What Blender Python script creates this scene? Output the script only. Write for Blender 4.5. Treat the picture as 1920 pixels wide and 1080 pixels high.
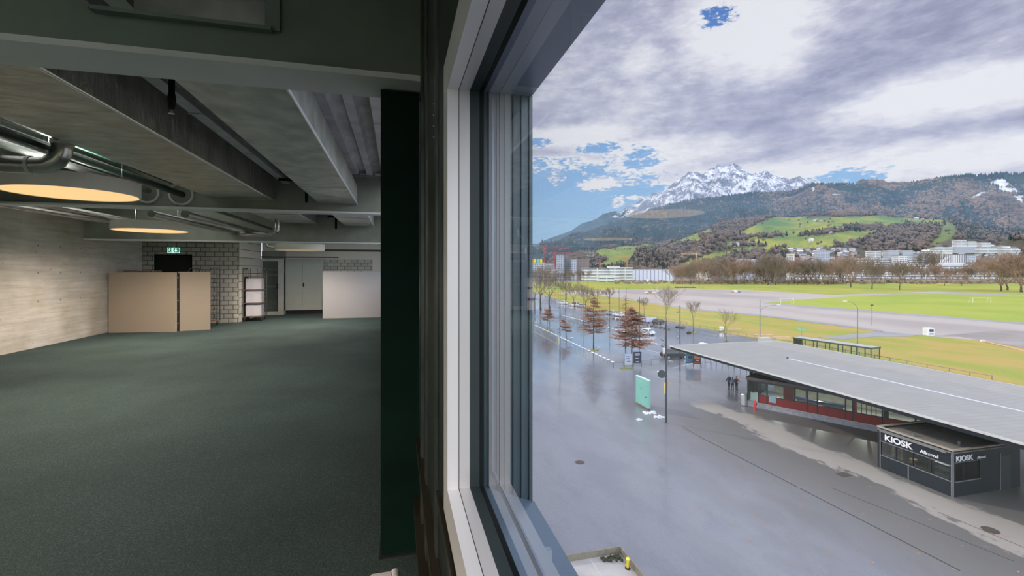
import bpy, bmesh, math, random
from math import sin, cos, tan, pi, radians, atan2, sqrt, exp
from mathutils import Vector, Matrix, noise
scene = bpy.context.scene
for o in list(bpy.data.objects):
    bpy.data.objects.remove(o, do_unlink=True)
C = scene.collection

# ------------------------------------------------------------------ camera
EYE = Vector((0.0, 0.0, 1.6))
YAW = radians(14.15)
FPX = 853.33            # focal length in pixels of a 1920 wide frame (16 mm)
HZ = 507.0              # row of the horizon
GZ = -14.0              # level of the plaza outside
cam_d = bpy.data.cameras.new('camera')
cam_d.sensor_width = 36.0; cam_d.lens = 16.0
cam_d.shift_y = -(540.0 - HZ) / 1920.0
cam_d.clip_start = 0.02; cam_d.clip_end = 20000
cam = bpy.data.objects.new('camera', cam_d); C.objects.link(cam)
cam.location = EYE; cam.rotation_euler = (radians(90), 0, -YAW)
scene.camera = cam
FW = Vector((sin(YAW), cos(YAW), 0)); RT = Vector((cos(YAW), -sin(YAW), 0)); UP = Vector((0, 0, 1))

# ------------------------------------------------------------------ colour management
vs = scene.view_settings
vs.view_transform = 'Standard'; vs.look = 'None'; vs.gamma = 1.0; vs.use_curve_mapping = False
vs.exposure = 0.0
cy = scene.cycles
cy.use_denoising = True
cy.max_bounces = 7; cy.diffuse_bounces = 3; cy.glossy_bounces = 3; cy.transparent_max_bounces = 10
cy.volume_bounces = 0; cy.caustics_reflective = False; cy.caustics_refractive = False
cy.sample_clamp_indirect = 4.0

# pixel helpers: where a ray of the photograph meets a plane of the place
def ray(px, py): return FW * FPX + RT * (px - 960.0) + UP * (HZ - py)
def G(px, py, z=GZ):
    d = ray(px, py); return EYE + d * ((z - EYE.z) / d.z)
def PD(px, py, depth): return EYE + ray(px, py) * (depth / FPX)
def GD(px, depth, z=GZ):
    p = EYE + ray(px, HZ) * (depth / FPX); p.z = z; return p
def depth_of(py, z=GZ): return (EYE.z - z) * FPX / (py - HZ)
def proj(p):
    v = p - EYE; d = v.dot(FW); return 960 + v.dot(RT) / d * FPX, HZ - v.z / d * FPX

# ------------------------------------------------------------------ sky
def build_world():
    w = bpy.data.worlds.new('sky'); scene.world = w; w.use_nodes = True
    nt = w.node_tree; N = nt.nodes; L = nt.links; N.clear()
    def nd(t, **k):
        n = N.new(t)
        for a, b in k.items(): setattr(n, a, b)
        return n
    def mth(op, a, b=None, c=None, clamp=False):
        n = nd('ShaderNodeMath', operation=op, use_clamp=clamp)
        for i, v in enumerate((a, b, c)):
            if v is None: continue
            if isinstance(v, (int, float)): n.inputs[i].default_value = v
            else: L.new(v, n.inputs[i])
        return n.outputs[0]
    def smooth(v, a, b):
        n = nd('ShaderNodeMapRange', interpolation_type='SMOOTHSTEP')
        L.new(v, n.inputs[0]); n.inputs[1].default_value = a; n.inputs[2].default_value = b
        return n.outputs[0]
    def mix(f, a, b):
        n = nd('ShaderNodeMix', data_type='RGBA')
        if isinstance(f, (int, float)): n.inputs[0].default_value = f
        else: L.new(f, n.inputs[0])
        for i, v in ((6, a), (7, b)):
            if isinstance(v, tuple): n.inputs[i].default_value = (*v, 1)
            else: L.new(v, n.inputs[i])
        return n.outputs[2]
    tc = nd('ShaderNodeTexCoord'); sep = nd('ShaderNodeSeparateXYZ'); L.new(tc.outputs['Generated'], sep.inputs[0])
    X, Y, Z = sep.outputs
    # azimuth clockwise from +Y, elevation; both in degrees
    az = mth('MULTIPLY', mth('ARCTAN2', X, Y), 57.2958)
    el = mth('MULTIPLY', mth('ARCSINE', Z), 57.2958)
    # cloud deck: direction projected on a high plane so that clouds shrink towards the horizon
    zc = mth('ADD', mth('MAXIMUM', Z, 0.0), 0.16)
    comb = nd('ShaderNodeCombineXYZ'); L.new(mth('DIVIDE', X, zc), comb.inputs[0]); L.new(mth('DIVIDE', Y, zc), comb.inputs[1])
    comb.inputs[2].default_value = 3.7
    def nz(scale, detail, rough, off=0.0, dist=0.0):
        mp = nd('ShaderNodeMapping'); mp.inputs['Location'].default_value = (off, off * .7, 0); mp.inputs['Scale'].default_value = (1, 1, 1)
        L.new(comb.outputs[0], mp.inputs[0])
        n = nd('ShaderNodeTexNoise'); n.inputs['Scale'].default_value = scale; n.inputs['Detail'].default_value = detail
        n.inputs['Roughness'].default_value = rough; n.inputs['Distortion'].default_value = dist
        L.new(mp.outputs[0], n.inputs['Vector']); return n.outputs[0]
    n1 = nz(1.0, 8, .52, 1.3, .2); n2 = nz(2.6, 9, .6, 7.1); n3 = nz(.55, 5, .5, 4.4)
    cs = nd('ShaderNodeCombineXYZ'); L.new(mth('MULTIPLY', az, .17), cs.inputs[0]); L.new(mth('MULTIPLY', el, .42), cs.inputs[1])
    n4n = nd('ShaderNodeTexNoise'); n4n.inputs['Scale'].default_value = 2.2; n4n.inputs['Detail'].default_value = 9; n4n.inputs['Roughness'].default_value = .6
    L.new(cs.outputs[0], n4n.inputs['Vector']); n4 = n4n.outputs[0]
    def blob(px, py, wx, wy):            # elliptical patch of the sky around a direction, in degrees
        d = ray(px, py); a0 = math.degrees(atan2(d.x, d.y)); e0 = math.degrees(atan2(d.z, sqrt(d.x**2 + d.y**2)))
        dx = mth('DIVIDE', mth('SUBTRACT', az, a0), wx); dy = mth('DIVIDE', mth('SUBTRACT', el, e0), wy)
        r = mth('SQRT', mth('ADD', mth('MULTIPLY', dx, dx), mth('MULTIPLY', dy, dy)))
        return smooth(r, 1.25, .25)
    def addm(*v):
        r = v[0]
        for q in v[1:]: r = mth('MAXIMUM', r, q)
        return r
    holes = addm(mth('MULTIPLY', blob(1030, 425, 18, 8.6), 1.6), mth('MULTIPLY', blob(1190, 375, 7, 2.6), 1.1), mth('MULTIPLY', blob(1200, 298, 3.4, 1.6), .8), mth('MULTIPLY', blob(1130, 278, 4.5, .9), .75),
                 mth('MULTIPLY', blob(1590, 335, 4.2, 1.3), .85), mth('MULTIPLY', blob(1345, 32, 2.2, 1.5), .8), mth('MULTIPLY', blob(1005, 268, 2.6, .8), .8))
    puffs = addm(blob(1125, 345, 3.6, 1.1), mth('MULTIPLY', blob(1160, 380, 1.6, 1.2), .7), mth('MULTIPLY', blob(1040, 333, 1.8, 1.0), .7), mth('MULTIPLY', blob(1190, 371, 1.6, .4), .8))
    n5n = nd('ShaderNodeTexNoise'); n5n.inputs['Scale'].default_value = 8; n5n.inputs['Detail'].default_value = 8; n5n.inputs['Roughness'].default_value = .62; L.new(cs.outputs[0], n5n.inputs['Vector'])
    det = mth('ADD', mth('MULTIPLY', mth('SUBTRACT', n4, .5), .7), mth('MULTIPLY', mth('SUBTRACT', n5n.outputs[0], .5), .8))
    hv = mth('ADD', holes, mth('MULTIPLY', det, 2.6)); hole = mth('MULTIPLY', smooth(hv, .30, .72), smooth(holes, .02, .15))
    pf = mth('MULTIPLY', smooth(mth('ADD', puffs, mth('MULTIPLY', det, 2.8)), .40, .75), smooth(puffs, .02, .15))
    cover = mth('MAXIMUM', mth('SUBTRACT', 1.0, hole), pf)
    # blue behind
    t = smooth(el, 0.0, 40.0)
    blue = mix(t, (.34, .58, .92), (.05, .16, .55))
    # brightness of the deck: grey bellies, white edges
    dark = addm(mth('MULTIPLY', blob(1410, 190, 17, 7), .85), mth('MULTIPLY', blob(1130, 80, 14, 8), .7), mth('MULTIPLY', blob(1640, 235, 13, 4), .75),
                blob(1135, 300, 5.5, 1.4), mth('MULTIPLY', blob(1800, 90, 9, 7), .6), mth('MULTIPLY', blob(1050, 215, 10, 2.6), .75), mth('MULTIPLY', blob(1880, 240, 9, 2.0), .8))
    bright = addm(blob(1400, 40, 8, 6), blob(1450, 110, 5, 3.5), blob(1800, 168, 12, 2.6), blob(1250, 285, 12, 2.4), blob(1750, 300, 25, 2.4),
                  blob(1080, 255, 9, 1.5), mth('MULTIPLY', blob(1200, 115, 3, 2), .6), blob(1125, 345, 4, 1.6), blob(1060, 308, 8, 1.2))
    v = mth('ADD', .62, mth('MULTIPLY', bright, .55)); v = mth('SUBTRACT', v, mth('MULTIPLY', dark, .24))
    v = mth('ADD', v, mth('MULTIPLY', mth('SUBTRACT', n1, .5), 1.2)); v = mth('ADD', v, mth('MULTIPLY', mth('SUBTRACT', n2, .5), .35))
    v = mth('ADD', v, mth('MULTIPLY', mth('SUBTRACT', n4, .5), .85))
    v = mth('ADD', v, mth('MULTIPLY', pf, .3)); v = mth('ADD', v, mth('MULTIPLY', mth('SUBTRACT', n5n.outputs[0], .5), .22)); v = mth('ADD', v, mth('MULTIPLY', mth('MULTIPLY', smooth(holes, .05, .45), mth('SUBTRACT', 1.0, hole)), .22))
    ramp = nd('ShaderNodeValToRGB'); L.new(v, ramp.inputs[0]); cr = ramp.color_ramp
    cr.elements[0].position = 0.0; cr.elements[0].color = (.27, .285, .42, 1)
    cr.elements[1].position = 1.0; cr.elements[1].color = (.93, .92, .98, 1)
    e = cr.elements.new(.32); e.color = (.385, .395, .56, 1)
    e = cr.elements.new(.58); e.color = (.55, .55, .71, 1)
    e = cr.elements.new(.80); e.color = (.77, .76, .87, 1)
    col = mix(cover, blue, ramp.outputs[0])
    # below the horizon: dull ground tone
    col = mix(smooth(el, -1.0, -6.0), col, (.22, .22, .20))
    # the sky away from the view is raised in brightness, unseen, to light the room
    back = smooth(Y, .44, -.15); col = mix(back, col, (2.5, 2.6, 2.85))
    bg = nd('ShaderNodeBackground'); L.new(col, bg.inputs[0]); bg.inputs[1].default_value = WORLD_STRENGTH
    out = nd('ShaderNodeOutputWorld'); L.new(bg.outputs[0], out.inputs[0])
    w.cycles.sampling_method = 'MANUAL'; w.cycles.sample_map_resolution = 512
WORLD_STRENGTH = 1.07
build_world()

# ------------------------------------------------------------------ sun: low, ahead and a little left, softened by cloud
sd = bpy.data.lights.new('sun', 'SUN'); sd.energy = 2.35; sd.angle = radians(2.5); sd.color = (1.0, .90, .74)
sun = bpy.data.objects.new('sun', sd); C.objects.link(sun)
SUN_AZ, SUN_EL = radians(-42), radians(33)        # azimuth from +Y (clockwise positive)
sun_dir = Vector((sin(SUN_AZ) * cos(SUN_EL), cos(SUN_AZ) * cos(SUN_EL), sin(SUN_EL)))
sun.rotation_euler = sun_dir.to_track_quat('Z', 'Y').to_euler(); sun.location = (0, 0, 60)

# ------------------------------------------------------------------ materials
def lin(c):
    return tuple(((x / 255.0) / 12.92 if x / 255.0 <= .04045 else ((x / 255.0 + .055) / 1.055) ** 2.4) for x in c)
MATS = {}
def M(name, col, rough=.6, metal=0.0, var=.12, scale=4.0, bump=0.0, bscale=None, col2=None, stretch=(1, 1, 1), spec=.5, coord='Object', detail=5, emis=None, estr=0, trans=0):
    if name in MATS: return MATS[name]
    m = bpy.data.materials.new(name); m.use_nodes = True; nt = m.node_tree; N = nt.nodes; L = nt.links
    b = N['Principled BSDF']
    b.inputs['Roughness'].default_value = rough; b.inputs['Metallic'].default_value = metal
    b.inputs['Specular IOR Level'].default_value = spec
    tc = N.new('ShaderNodeTexCoord'); mp = N.new('ShaderNodeMapping'); mp.inputs['Scale'].default_value = stretch
    L.new(tc.outputs[coord], mp.inputs[0])
    nz = N.new('ShaderNodeTexNoise'); nz.inputs['Scale'].default_value = scale; nz.inputs['Detail'].default_value = detail
    L.new(mp.outputs[0], nz.inputs['Vector'])
    rp = N.new('ShaderNodeValToRGB'); rp.color_ramp.elements[0].position = .3; rp.color_ramp.elements[1].position = .7
    c2 = col2 if col2 else tuple(min(1, c * (1 + var)) for c in col)
    c1 = col if col2 else tuple(c * (1 - var) for c in col)
    rp.color_ramp.elements[0].color = (*c1, 1); rp.color_ramp.elements[1].color = (*c2, 1)
    L.new(nz.outputs[0], rp.inputs[0]); L.new(rp.outputs[0], b.inputs['Base Color'])
    if bump:
        n2 = N.new('ShaderNodeTexNoise'); n2.inputs['Scale'].default_value = bscale or scale * 6; n2.inputs['Detail'].default_value = 4
        L.new(mp.outputs[0], n2.inputs['Vector'])
        bp = N.new('ShaderNodeBump'); bp.inputs['Strength'].default_value = bump; bp.inputs['Distance'].default_value = .02
        L.new(n2.outputs[0], bp.inputs['Height']); L.new(bp.outputs[0], b.inputs['Normal'])
    if emis:
        b.inputs['Emission Color'].default_value = (*emis, 1); b.inputs['Emission Strength'].default_value = estr
    MATS[name] = m; m['ramp'] = rp.name
    return m
def nodes_of(m): return m.node_tree.nodes, m.node_tree.links, m.node_tree.nodes['Principled BSDF']

def glass_mat(name, ior=1.6, tint=(1, 1, 1), rough=0.0):
    if name in MATS: return MATS[name]
    m = bpy.data.materials.new(name); m.use_nodes = True; nt = m.node_tree; N = nt.nodes; L = nt.links; N.clear()
    o = N.new('ShaderNodeOutputMaterial'); mx = N.new('ShaderNodeMixShader'); tr = N.new('ShaderNodeBsdfTransparent'); gl = N.new('ShaderNodeBsdfGlossy')
    tr.inputs[0].default_value = (*tint, 1); gl.inputs['Roughness'].default_value = rough
    fr = N.new('ShaderNodeFresnel'); fr.inputs[0].default_value = ior
    L.new(fr.outputs[0], mx.inputs[0]); L.new(tr.outputs[0], mx.inputs[1]); L.new(gl.outputs[0], mx.inputs[2]); L.new(mx.outputs[0], o.inputs[0])
    MATS[name] = m; return m

# ------------------------------------------------------------------ mesh building
class MB:
    def __init__(s): s.v = []; s.f = []; s.m = []
    def add(s, vs_, fs, mi=0):
        n = len(s.v); s.v += [tuple(v) for v in vs_]; s.f += [tuple(i + n for i in f) for f in fs]; s.m += [mi] * len(fs); return s
    def box(s, x0, x1, y0, y1, z0, z1, mi=0):
        v = [(x0, y0, z0), (x1, y0, z0), (x1, y1, z0), (x0, y1, z0), (x0, y0, z1), (x1, y0, z1), (x1, y1, z1), (x0, y1, z1)]
        return s.add(v, [(0, 3, 2, 1), (4, 5, 6, 7), (0, 1, 5, 4), (1, 2, 6, 5), (2, 3, 7, 6), (3, 0, 4, 7)], mi)
    def obox(s, c, ax, ay, az, mi=0):      # centre and three half axes
        c, ax, ay, az = map(Vector, (c, ax, ay, az)); v = []
        for k in (-1, 1):
            for i, j in ((-1, -1), (1, -1), (1, 1), (-1, 1)): v.append(c + ax * i + ay * j + az * k)
        return s.add(v, [(0, 3, 2, 1), (4, 5, 6, 7), (0, 1, 5, 4), (1, 2, 6, 5), (2, 3, 7, 6), (3, 0, 4, 7)], mi)
    def bar(s, a, b, w, h=None, mi=0):      # square bar between two points
        a, b = Vector(a), Vector(b); d = (b - a); u = d.normalized(); h = h or w
        r = u.cross(Vector((0, 0, 1)));
        if r.length < 1e-3: r = Vector((1, 0, 0))
        r.normalize(); t = r.cross(u)
        return s.obox((a + b) / 2, d / 2, r * w / 2, t * h / 2, mi)
    def cyl(s, a, b, r0, r1=None, n=12, mi=0, caps=True):
        a, b = Vector(a), Vector(b); r1 = r0 if r1 is None else r1
        u = (b - a).normalized(); r = u.cross(Vector((0, 0, 1)))
        if r.length < 1e-3: r = Vector((1, 0, 0))
        r.normalize(); t = u.cross(r); v = []
        for p, q in ((a, r0), (b, r1)):
            for i in range(n):
                an = 2 * pi * i / n; v.append(p + r * (cos(an) * q) + t * (sin(an) * q))
        f = [(i, (i + 1) % n, n + (i + 1) % n, n + i) for i in range(n)]
        if caps: f += [tuple(range(n - 1, -1, -1)), tuple(range(n, 2 * n))]
        return s.add(v, f, mi)
    def tube(s, pts, rad, n=10, mi=0):
        pts = [Vector(p) for p in pts]; rad = rad if isinstance(rad, (list, tuple)) else [rad] * len(pts); rings = []; pr = None
        for i, p in enumerate(pts):
            d = (pts[min(i + 1, len(pts) - 1)] - pts[max(i - 1, 0)]).normalized()
            if pr is None:
                r = d.cross(Vector((0, 0, 1)))
                if r.length < 1e-2: r = Vector((1, 0, 0))
            else: r = pr - d * pr.dot(d)
            r.normalize(); pr = r; t = d.cross(r)
            rings.append([p + (r * cos(2 * pi * k / n) + t * sin(2 * pi * k / n)) * rad[i] for k in range(n)])
        v = [q for g in rings for q in g]; f = []
        for i in range(len(pts) - 1):
            for k in range(n):
                a = i * n + k; b = i * n + (k + 1) % n; f.append((a, b, b + n, a + n))
        f += [tuple(range(n - 1, -1, -1)), tuple(range(len(v) - n, len(v)))]
        return s.add(v, f, mi)
    def lathe(s, c, prof, n=24, mi=0):     # (radius, z) profile around a vertical axis
        c = Vector(c); v = []; f = []
        for r, z in prof:
            for k in range(n): v.append(c + Vector((r * cos(2 * pi * k / n), r * sin(2 * pi * k / n), z)))
        for i in range(len(prof) - 1):
            for k in range(n): a = i * n + k; b = i * n + (k + 1) % n; f.append((a, b, b + n, a + n))
        return s.add(v, f, mi)
    def prism(s, pts, z0, z1, mi=0):       # vertical prism on a ground outline (x, y)
        n = len(pts); v = [(p[0], p[1], z0) for p in pts] + [(p[0], p[1], z1) for p in pts]
        f = [tuple(range(n - 1, -1, -1)), tuple(range(n, 2 * n))] + [(i, (i + 1) % n, n + (i + 1) % n, n + i) for i in range(n)]
        return s.add(v, f, mi)
    def ball(s, c, rx, ry=None, rz=None, n=8, mi=0, jit=0):
        ry = ry or rx; rz = rz or rx; c = Vector(c); v = [c + Vector((0, 0, -rz))]; rows = max(3, n // 2)
        for j in range(1, rows):
            ph = -pi / 2 + pi * j / rows
            for k in range(n):
                q = 1 + random.uniform(-jit, jit); v.append(c + Vector((cos(ph) * cos(2 * pi * k / n) * rx * q, cos(ph) * sin(2 * pi * k / n) * ry * q, sin(ph) * rz * q)))
        v.append(c + Vector((0, 0, rz))); f = []
        for k in range(n):
            f.append((0, 1 + (k + 1) % n, 1 + k)); l = len(v) - 1; b0 = 1 + (rows - 2) * n; f.append((l, b0 + k, b0 + (k + 1) % n))
        for j in range(rows - 2):
            for k in range(n): a = 1 + j * n + k; b = 1 + j * n + (k + 1) % n; f.append((a, b, b + n, a + n))
        return s.add(v, f, mi)
    def build(s, name, mats, parent=None, smooth=False, world=False, bevel=0, fix=True):
        off = Vector((0, 0, 0))
        if parent is not None and world: off = parent.location if parent.parent is None else parent.location + parent.parent.location
        me = bpy.data.meshes.new(name)
        me.from_pydata([(v[0] - off.x, v[1] - off.y, v[2] - off.z) for v in s.v], [], s.f)
        if not isinstance(mats, (list, tuple)): mats = [mats]
        for m in mats: me.materials.append(m)
        if len(mats) > 1: me.polygons.foreach_set('material_index', s.m)
        if fix and len(s.f) < 60000:
            bm = bmesh.new(); bm.from_mesh(me); bmesh.ops.recalc_face_normals(bm, faces=bm.faces); bm.to_mesh(me); bm.free()
        if smooth: me.polygons.foreach_set('use_smooth', [True] * len(me.polygons))
        me.update(); o = bpy.data.objects.new(name, me); C.objects.link(o)
        if parent is not None: o.parent = parent
        if bevel:
            b = o.modifiers.new('bevel', 'BEVEL'); b.width = bevel; b.segments = 2; b.limit_method = 'ANGLE'
        if smooth == 'auto' or (smooth and bevel):
            pass
        return o
def tag(o, label=None, cat=None, group=None, kind=None):
    if label: o['label'] = label
    if cat: o['category'] = cat
    if group: o['group'] = group
    if kind: o['kind'] = kind
    return o
def thing(name, label, cat, loc=(0, 0, 0), rz=0, group=None):
    o = bpy.data.objects.new(name, None); o.empty_display_size = .1; C.objects.link(o); o.location = loc; o.rotation_euler = (0, 0, rz)
    return tag(o, label, cat, group)
def struct(name, mb, mats, **k): return tag(mb.build(name, mats, **k), kind='structure')
KIDS = {}
def children(o):
    return [c for c in bpy.data.objects if c.parent == o]
def dup(src, loc=None, rz=None, label=None, scale=None, group=None):
    if src.name not in KIDS: KIDS[src.name] = [(c, children(c)) for c in children(src)]
    r = src.copy(); C.objects.link(r)
    if loc is not None: r.location = loc
    if rz is not None: r.rotation_euler = (0, 0, rz)
    if scale is not None: r.scale = scale if isinstance(scale, tuple) else (scale,) * 3
    if label: r['label'] = label
    if group: r['group'] = group
    for c, gs in KIDS[src.name]:
        d = c.copy(); C.objects.link(d); d.parent = r
        for g in gs:
            e = g.copy(); C.objects.link(e); e.parent = d
    return r
def text_mesh(txt, size, depth, bold=0.0):
    cu = bpy.data.curves.new('lettering', 'FONT'); cu.body = txt; cu.size = size; cu.extrude = depth; cu.offset = bold
    o = bpy.data.objects.new('lettering', cu); C.objects.link(o); dg = bpy.context.evaluated_depsgraph_get()
    me = bpy.data.meshes.new_from_object(o.evaluated_get(dg)); bpy.data.objects.remove(o, do_unlink=True); return me
# ================================================================== THE ROOM
XR, XL = .131, -7.25          # inner faces of the window wall and of the concrete wall
YB, YN = 18.9, -6.0
JY = 1.195                    # jamb of the window beside the camera
FX = .186                     # outer end of the pale sash
GX = .212                     # glass, behind a black glazing bead
ZH, ZS = 1.6 + .398 * JY, 1.6 - .481 * JY

carpet = M('carpet', (.074, .108, .108), .95, var=.5, scale=130, bump=.9, bscale=260, spec=.15, detail=3)
def carpet_tune():
    N, L, b = nodes_of(carpet); tc = N['Texture Coordinate']
    n = N.new('ShaderNodeTexNoise'); n.inputs['Scale'].default_value = .7; n.inputs['Detail'].default_value = 4; L.new(tc.outputs['Object'], n.inputs['Vector'])
    n2 = N.new('ShaderNodeTexVoronoi'); n2.inputs['Scale'].default_value = 70; L.new(tc.outputs['Object'], n2.inputs['Vector'])
    mx = N.new('ShaderNodeMix'); mx.data_type = 'RGBA'; mx.blend_type = 'OVERLAY'; mx.inputs[0].default_value = .55
    L.new(N[carpet['ramp']].outputs[0], mx.inputs[6]); L.new(n.outputs[0], mx.inputs[7])
    m2 = N.new('ShaderNodeMix'); m2.data_type = 'RGBA'; m2.blend_type = 'MULTIPLY'; m2.inputs[0].default_value = .5
    L.new(mx.outputs[2], m2.inputs[6]); L.new(n2.outputs['Distance'], m2.inputs[7])
    m3 = N.new('ShaderNodeMix'); m3.data_type = 'RGBA'; m3.blend_type = 'ADD'; m3.inputs[0].default_value = .02
    L.new(m2.outputs[2], m3.inputs[6]); m3.inputs[7].default_value = (.5, .8, .7, 1); L.new(m3.outputs[2], b.inputs['Base Color'])
carpet_tune()
concrete = M('board_marked_concrete', (.47, .445, .42), .75, col2=(.60, .57, .545), scale=1.1, bump=.25, bscale=14, stretch=(1, 1, 2.2), detail=8)
def concrete_tune():
    N, L, b = nodes_of(concrete); tc = N['Texture Coordinate']; rp = N[concrete['ramp']]
    mp = N.new('ShaderNodeMapping'); mp.inputs['Scale'].default_value = (.4, .4, 7); L.new(tc.outputs['Object'], mp.inputs[0])
    n = N.new('ShaderNodeTexNoise'); n.inputs['Scale'].default_value = 2.2; n.inputs['Detail'].default_value = 9; n.inputs['Roughness'].default_value = .65; L.new(mp.outputs[0], n.inputs['Vector'])
    r2 = N.new('ShaderNodeValToRGB'); r2.color_ramp.elements[0].position = .38; r2.color_ramp.elements[1].position = .60
    r2.color_ramp.elements[0].color = (.80, .80, .78, 1); r2.color_ramp.elements[1].color = (1, 1, 1, 1); L.new(n.outputs[0], r2.inputs[0])
    v = N.new('ShaderNodeTexVoronoi'); v.inputs['Scale'].default_value = 5.5; L.new(tc.outputs['Object'], v.inputs['Vector'])
    r3 = N.new('ShaderNodeValToRGB'); r3.color_ramp.elements[0].position = .03; r3.color_ramp.elements[1].position = .10; r3.color_ramp.elements[0].color = (.6, .58, .52, 1); r3.color_ramp.elements[1].color = (1, 1, 1, 1); L.new(v.outputs['Distance'], r3.inputs[0])
    a = N.new('ShaderNodeMix'); a.data_type = 'RGBA'; a.blend_type = 'MULTIPLY'; a.inputs[0].default_value = 1; L.new(rp.outputs[0], a.inputs[6]); L.new(r2.outputs[0], a.inputs[7])
    c = N.new('ShaderNodeMix'); c.data_type = 'RGBA'; c.blend_type = 'MULTIPLY'; c.inputs[0].default_value = 1; L.new(a.outputs[2], c.inputs[6]); L.new(r3.outputs[0], c.inputs[7])
    n6 = N.new('ShaderNodeTexNoise'); n6.inputs['Scale'].default_value = .55; n6.inputs['Detail'].default_value = 7; n6.inputs['Roughness'].default_value = .6; L.new(tc.outputs['Object'], n6.inputs['Vector'])
    r6 = N.new('ShaderNodeValToRGB'); r6.color_ramp.elements[0].position = .36; r6.color_ramp.elements[1].position = .62; r6.color_ramp.elements[0].color = (.72, .70, .60, 1); r6.color_ramp.elements[1].color = (1, 1, 1, 1); L.new(n6.outputs[0], r6.inputs[0])
    d = N.new('ShaderNodeMix'); d.data_type = 'RGBA'; d.blend_type = 'MULTIPLY'; d.inputs[0].default_value = 1; L.new(c.outputs[2], d.inputs[6]); L.new(r6.outputs[0], d.inputs[7])
    L.new(d.outputs[2], b.inputs['Base Color'])
concrete_tune()
lit_grey_tone = M('pale_grey_lit_tone', (.80, .83, .84), .55, var=.08, scale=2)  # light on the flange undersides is put into this pale colour
shade_web_tone = M('green_grey_shade_tone', (.17, .22, .19), .6, var=.12, scale=2.5)  # shade on the near web is put into this dark colour
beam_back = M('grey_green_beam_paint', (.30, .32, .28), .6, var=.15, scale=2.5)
deck_mat = M('galvanised_deck', (.60, .61, .60), .5, metal=.1, var=.25, scale=3)
black_paint = M('dark_green_black_paint', (.003, .016, .011), .7, var=.25, scale=3, spec=.12)
dark_metal = M('dark_anodised_metal', (.030, .037, .033), .34, metal=.4, var=.2, scale=5)
reveal_metal = M('blue_grey_cladding_metal', (.085, .125, .155), .35, metal=.2, var=.15, scale=3)
silver = M('white_aluminium', (.80, .79, .81), .38, metal=.25, var=.03, scale=2)
silver2 = M('grey_aluminium', (.62, .61, .63), .38, metal=.25, var=.03, scale=2)
rubber = M('black_rubber', (.012, .012, .012), .8)
white_wall = M('white_plaster', (.66, .62, .58), .8, var=.06, scale=1.2)
pane = glass_mat('window_glass', 2.25, (.93, .96, .97))
pane_outer = glass_mat('window_glass_outer', 1.01, (1, 1, 1))
far_pane = glass_mat('far_window_glass', 1.5, (.95, .97, .98))

def brick_mat(name, c1, c2, mortar, rot):
    m = bpy.data.materials.new(name); m.use_nodes = True; N = m.node_tree.nodes; L = m.node_tree.links; b = N['Principled BSDF']; b.inputs['Roughness'].default_value = .85
    tc = N.new('ShaderNodeTexCoord'); mp = N.new('ShaderNodeMapping'); mp.inputs['Rotation'].default_value = rot; L.new(tc.outputs['Object'], mp.inputs[0])
    br = N.new('ShaderNodeTexBrick'); br.inputs['Color1'].default_value = (*c1, 1); br.inputs['Color2'].default_value = (*c2, 1); br.inputs['Mortar'].default_value = (*mortar, 1)
    br.inputs['Scale'].default_value = 1; br.inputs['Brick Width'].default_value = .25; br.inputs['Row Height'].default_value = .135; br.inputs['Mortar Size'].default_value = .009
    L.new(mp.outputs[0], br.inputs['Vector'])
    bp = N.new('ShaderNodeBump'); bp.inputs['Strength'].default_value = .5; bp.inputs['Distance'].default_value = .01; L.new(br.outputs['Fac'], bp.inputs['Height']); bp.invert = True
    L.new(br.outputs['Color'], b.inputs['Base Color']); L.new(bp.outputs[0], b.inputs['Normal']); return m
brick_x = brick_mat('sand_lime_brick', (.50, .49, .43), (.38, .375, .335), (.09, .08, .07), (radians(90), 0, 0))
brick_y = brick_mat('sand_lime_brick_side', (.50, .47, .42), (.40, .38, .34), (.06, .05, .045), (radians(90), 0, radians(90)))

struct('floor', MB().box(XL - .2, XR, YN, YB + .3, -.25, 0), carpet)
# left concrete wall
struct('wall_left', MB().box(XL - .3, XL, YN, YB, 0, 3.5), concrete)
# tie holes: eight small recesses drawn as shallow discs
mb = MB()
for yy in (11.6, 12.25, 12.9):
    for zz in (.95, 1.55, 2.12): mb.cyl((XL - .002, yy, zz), (XL + .004, yy, zz), .022, n=10)
for k in range(9):
    zz = 2.02 - .0 * k; mb.cyl((XL - .002, 9.9 + .41 * k, 1.98 - .12 * (k * 7 % 4)), (XL + .004, 9.9 + .41 * k, 1.98 - .12 * (k * 7 % 4)), .013, n=8)
struct('trim_1', mb, M('tie_hole_shadow_grout', (.22, .20, .17), .9))
# brick wall with the black doorway, its return, and the back wall
DX0, DX1, DZ = -6.98, -5.97, 2.08
mb = MB().box(XL, DX0, 15.6, 15.85, 0, 3.5).box(DX1, -4.72, 15.6, 15.85, 0, 3.5).box(DX0, DX1, 15.6, 15.85, DZ, 3.5)
struct('wall_back_left', mb, brick_x)
struct('wall_return', MB().box(-4.72, -4.70, 15.6, 17.9, 0, 3.5).box(-4.9, -4.72, 15.85, 17.9, 0, 3.5), brick_y)
struct('wall_back', MB().box(-4.9, XR, YB - .1, YB + .2, 0, 3.5), white_wall)
struct('wall_back_panel', MB().box(-2.95, -.95, YB - .13, YB - .1, 1.2, 2.02), brick_x)
dk = M('unlit_door_leaf', (.004, .005, .005), .7)
mb = MB().box(DX0, DX1, 15.7, 15.76, 0, DZ); d = struct('door_1', mb, dk)
MB().box(DX0, DX0 + .05, 15.66, 15.7, 0, DZ).box(DX1 - .05, DX1, 15.66, 15.7, 0, DZ).box(DX0 + .05, DX1 - .05, 15.66, 15.7, DZ - .05, DZ).build('door_frame', black_paint, d)
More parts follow.
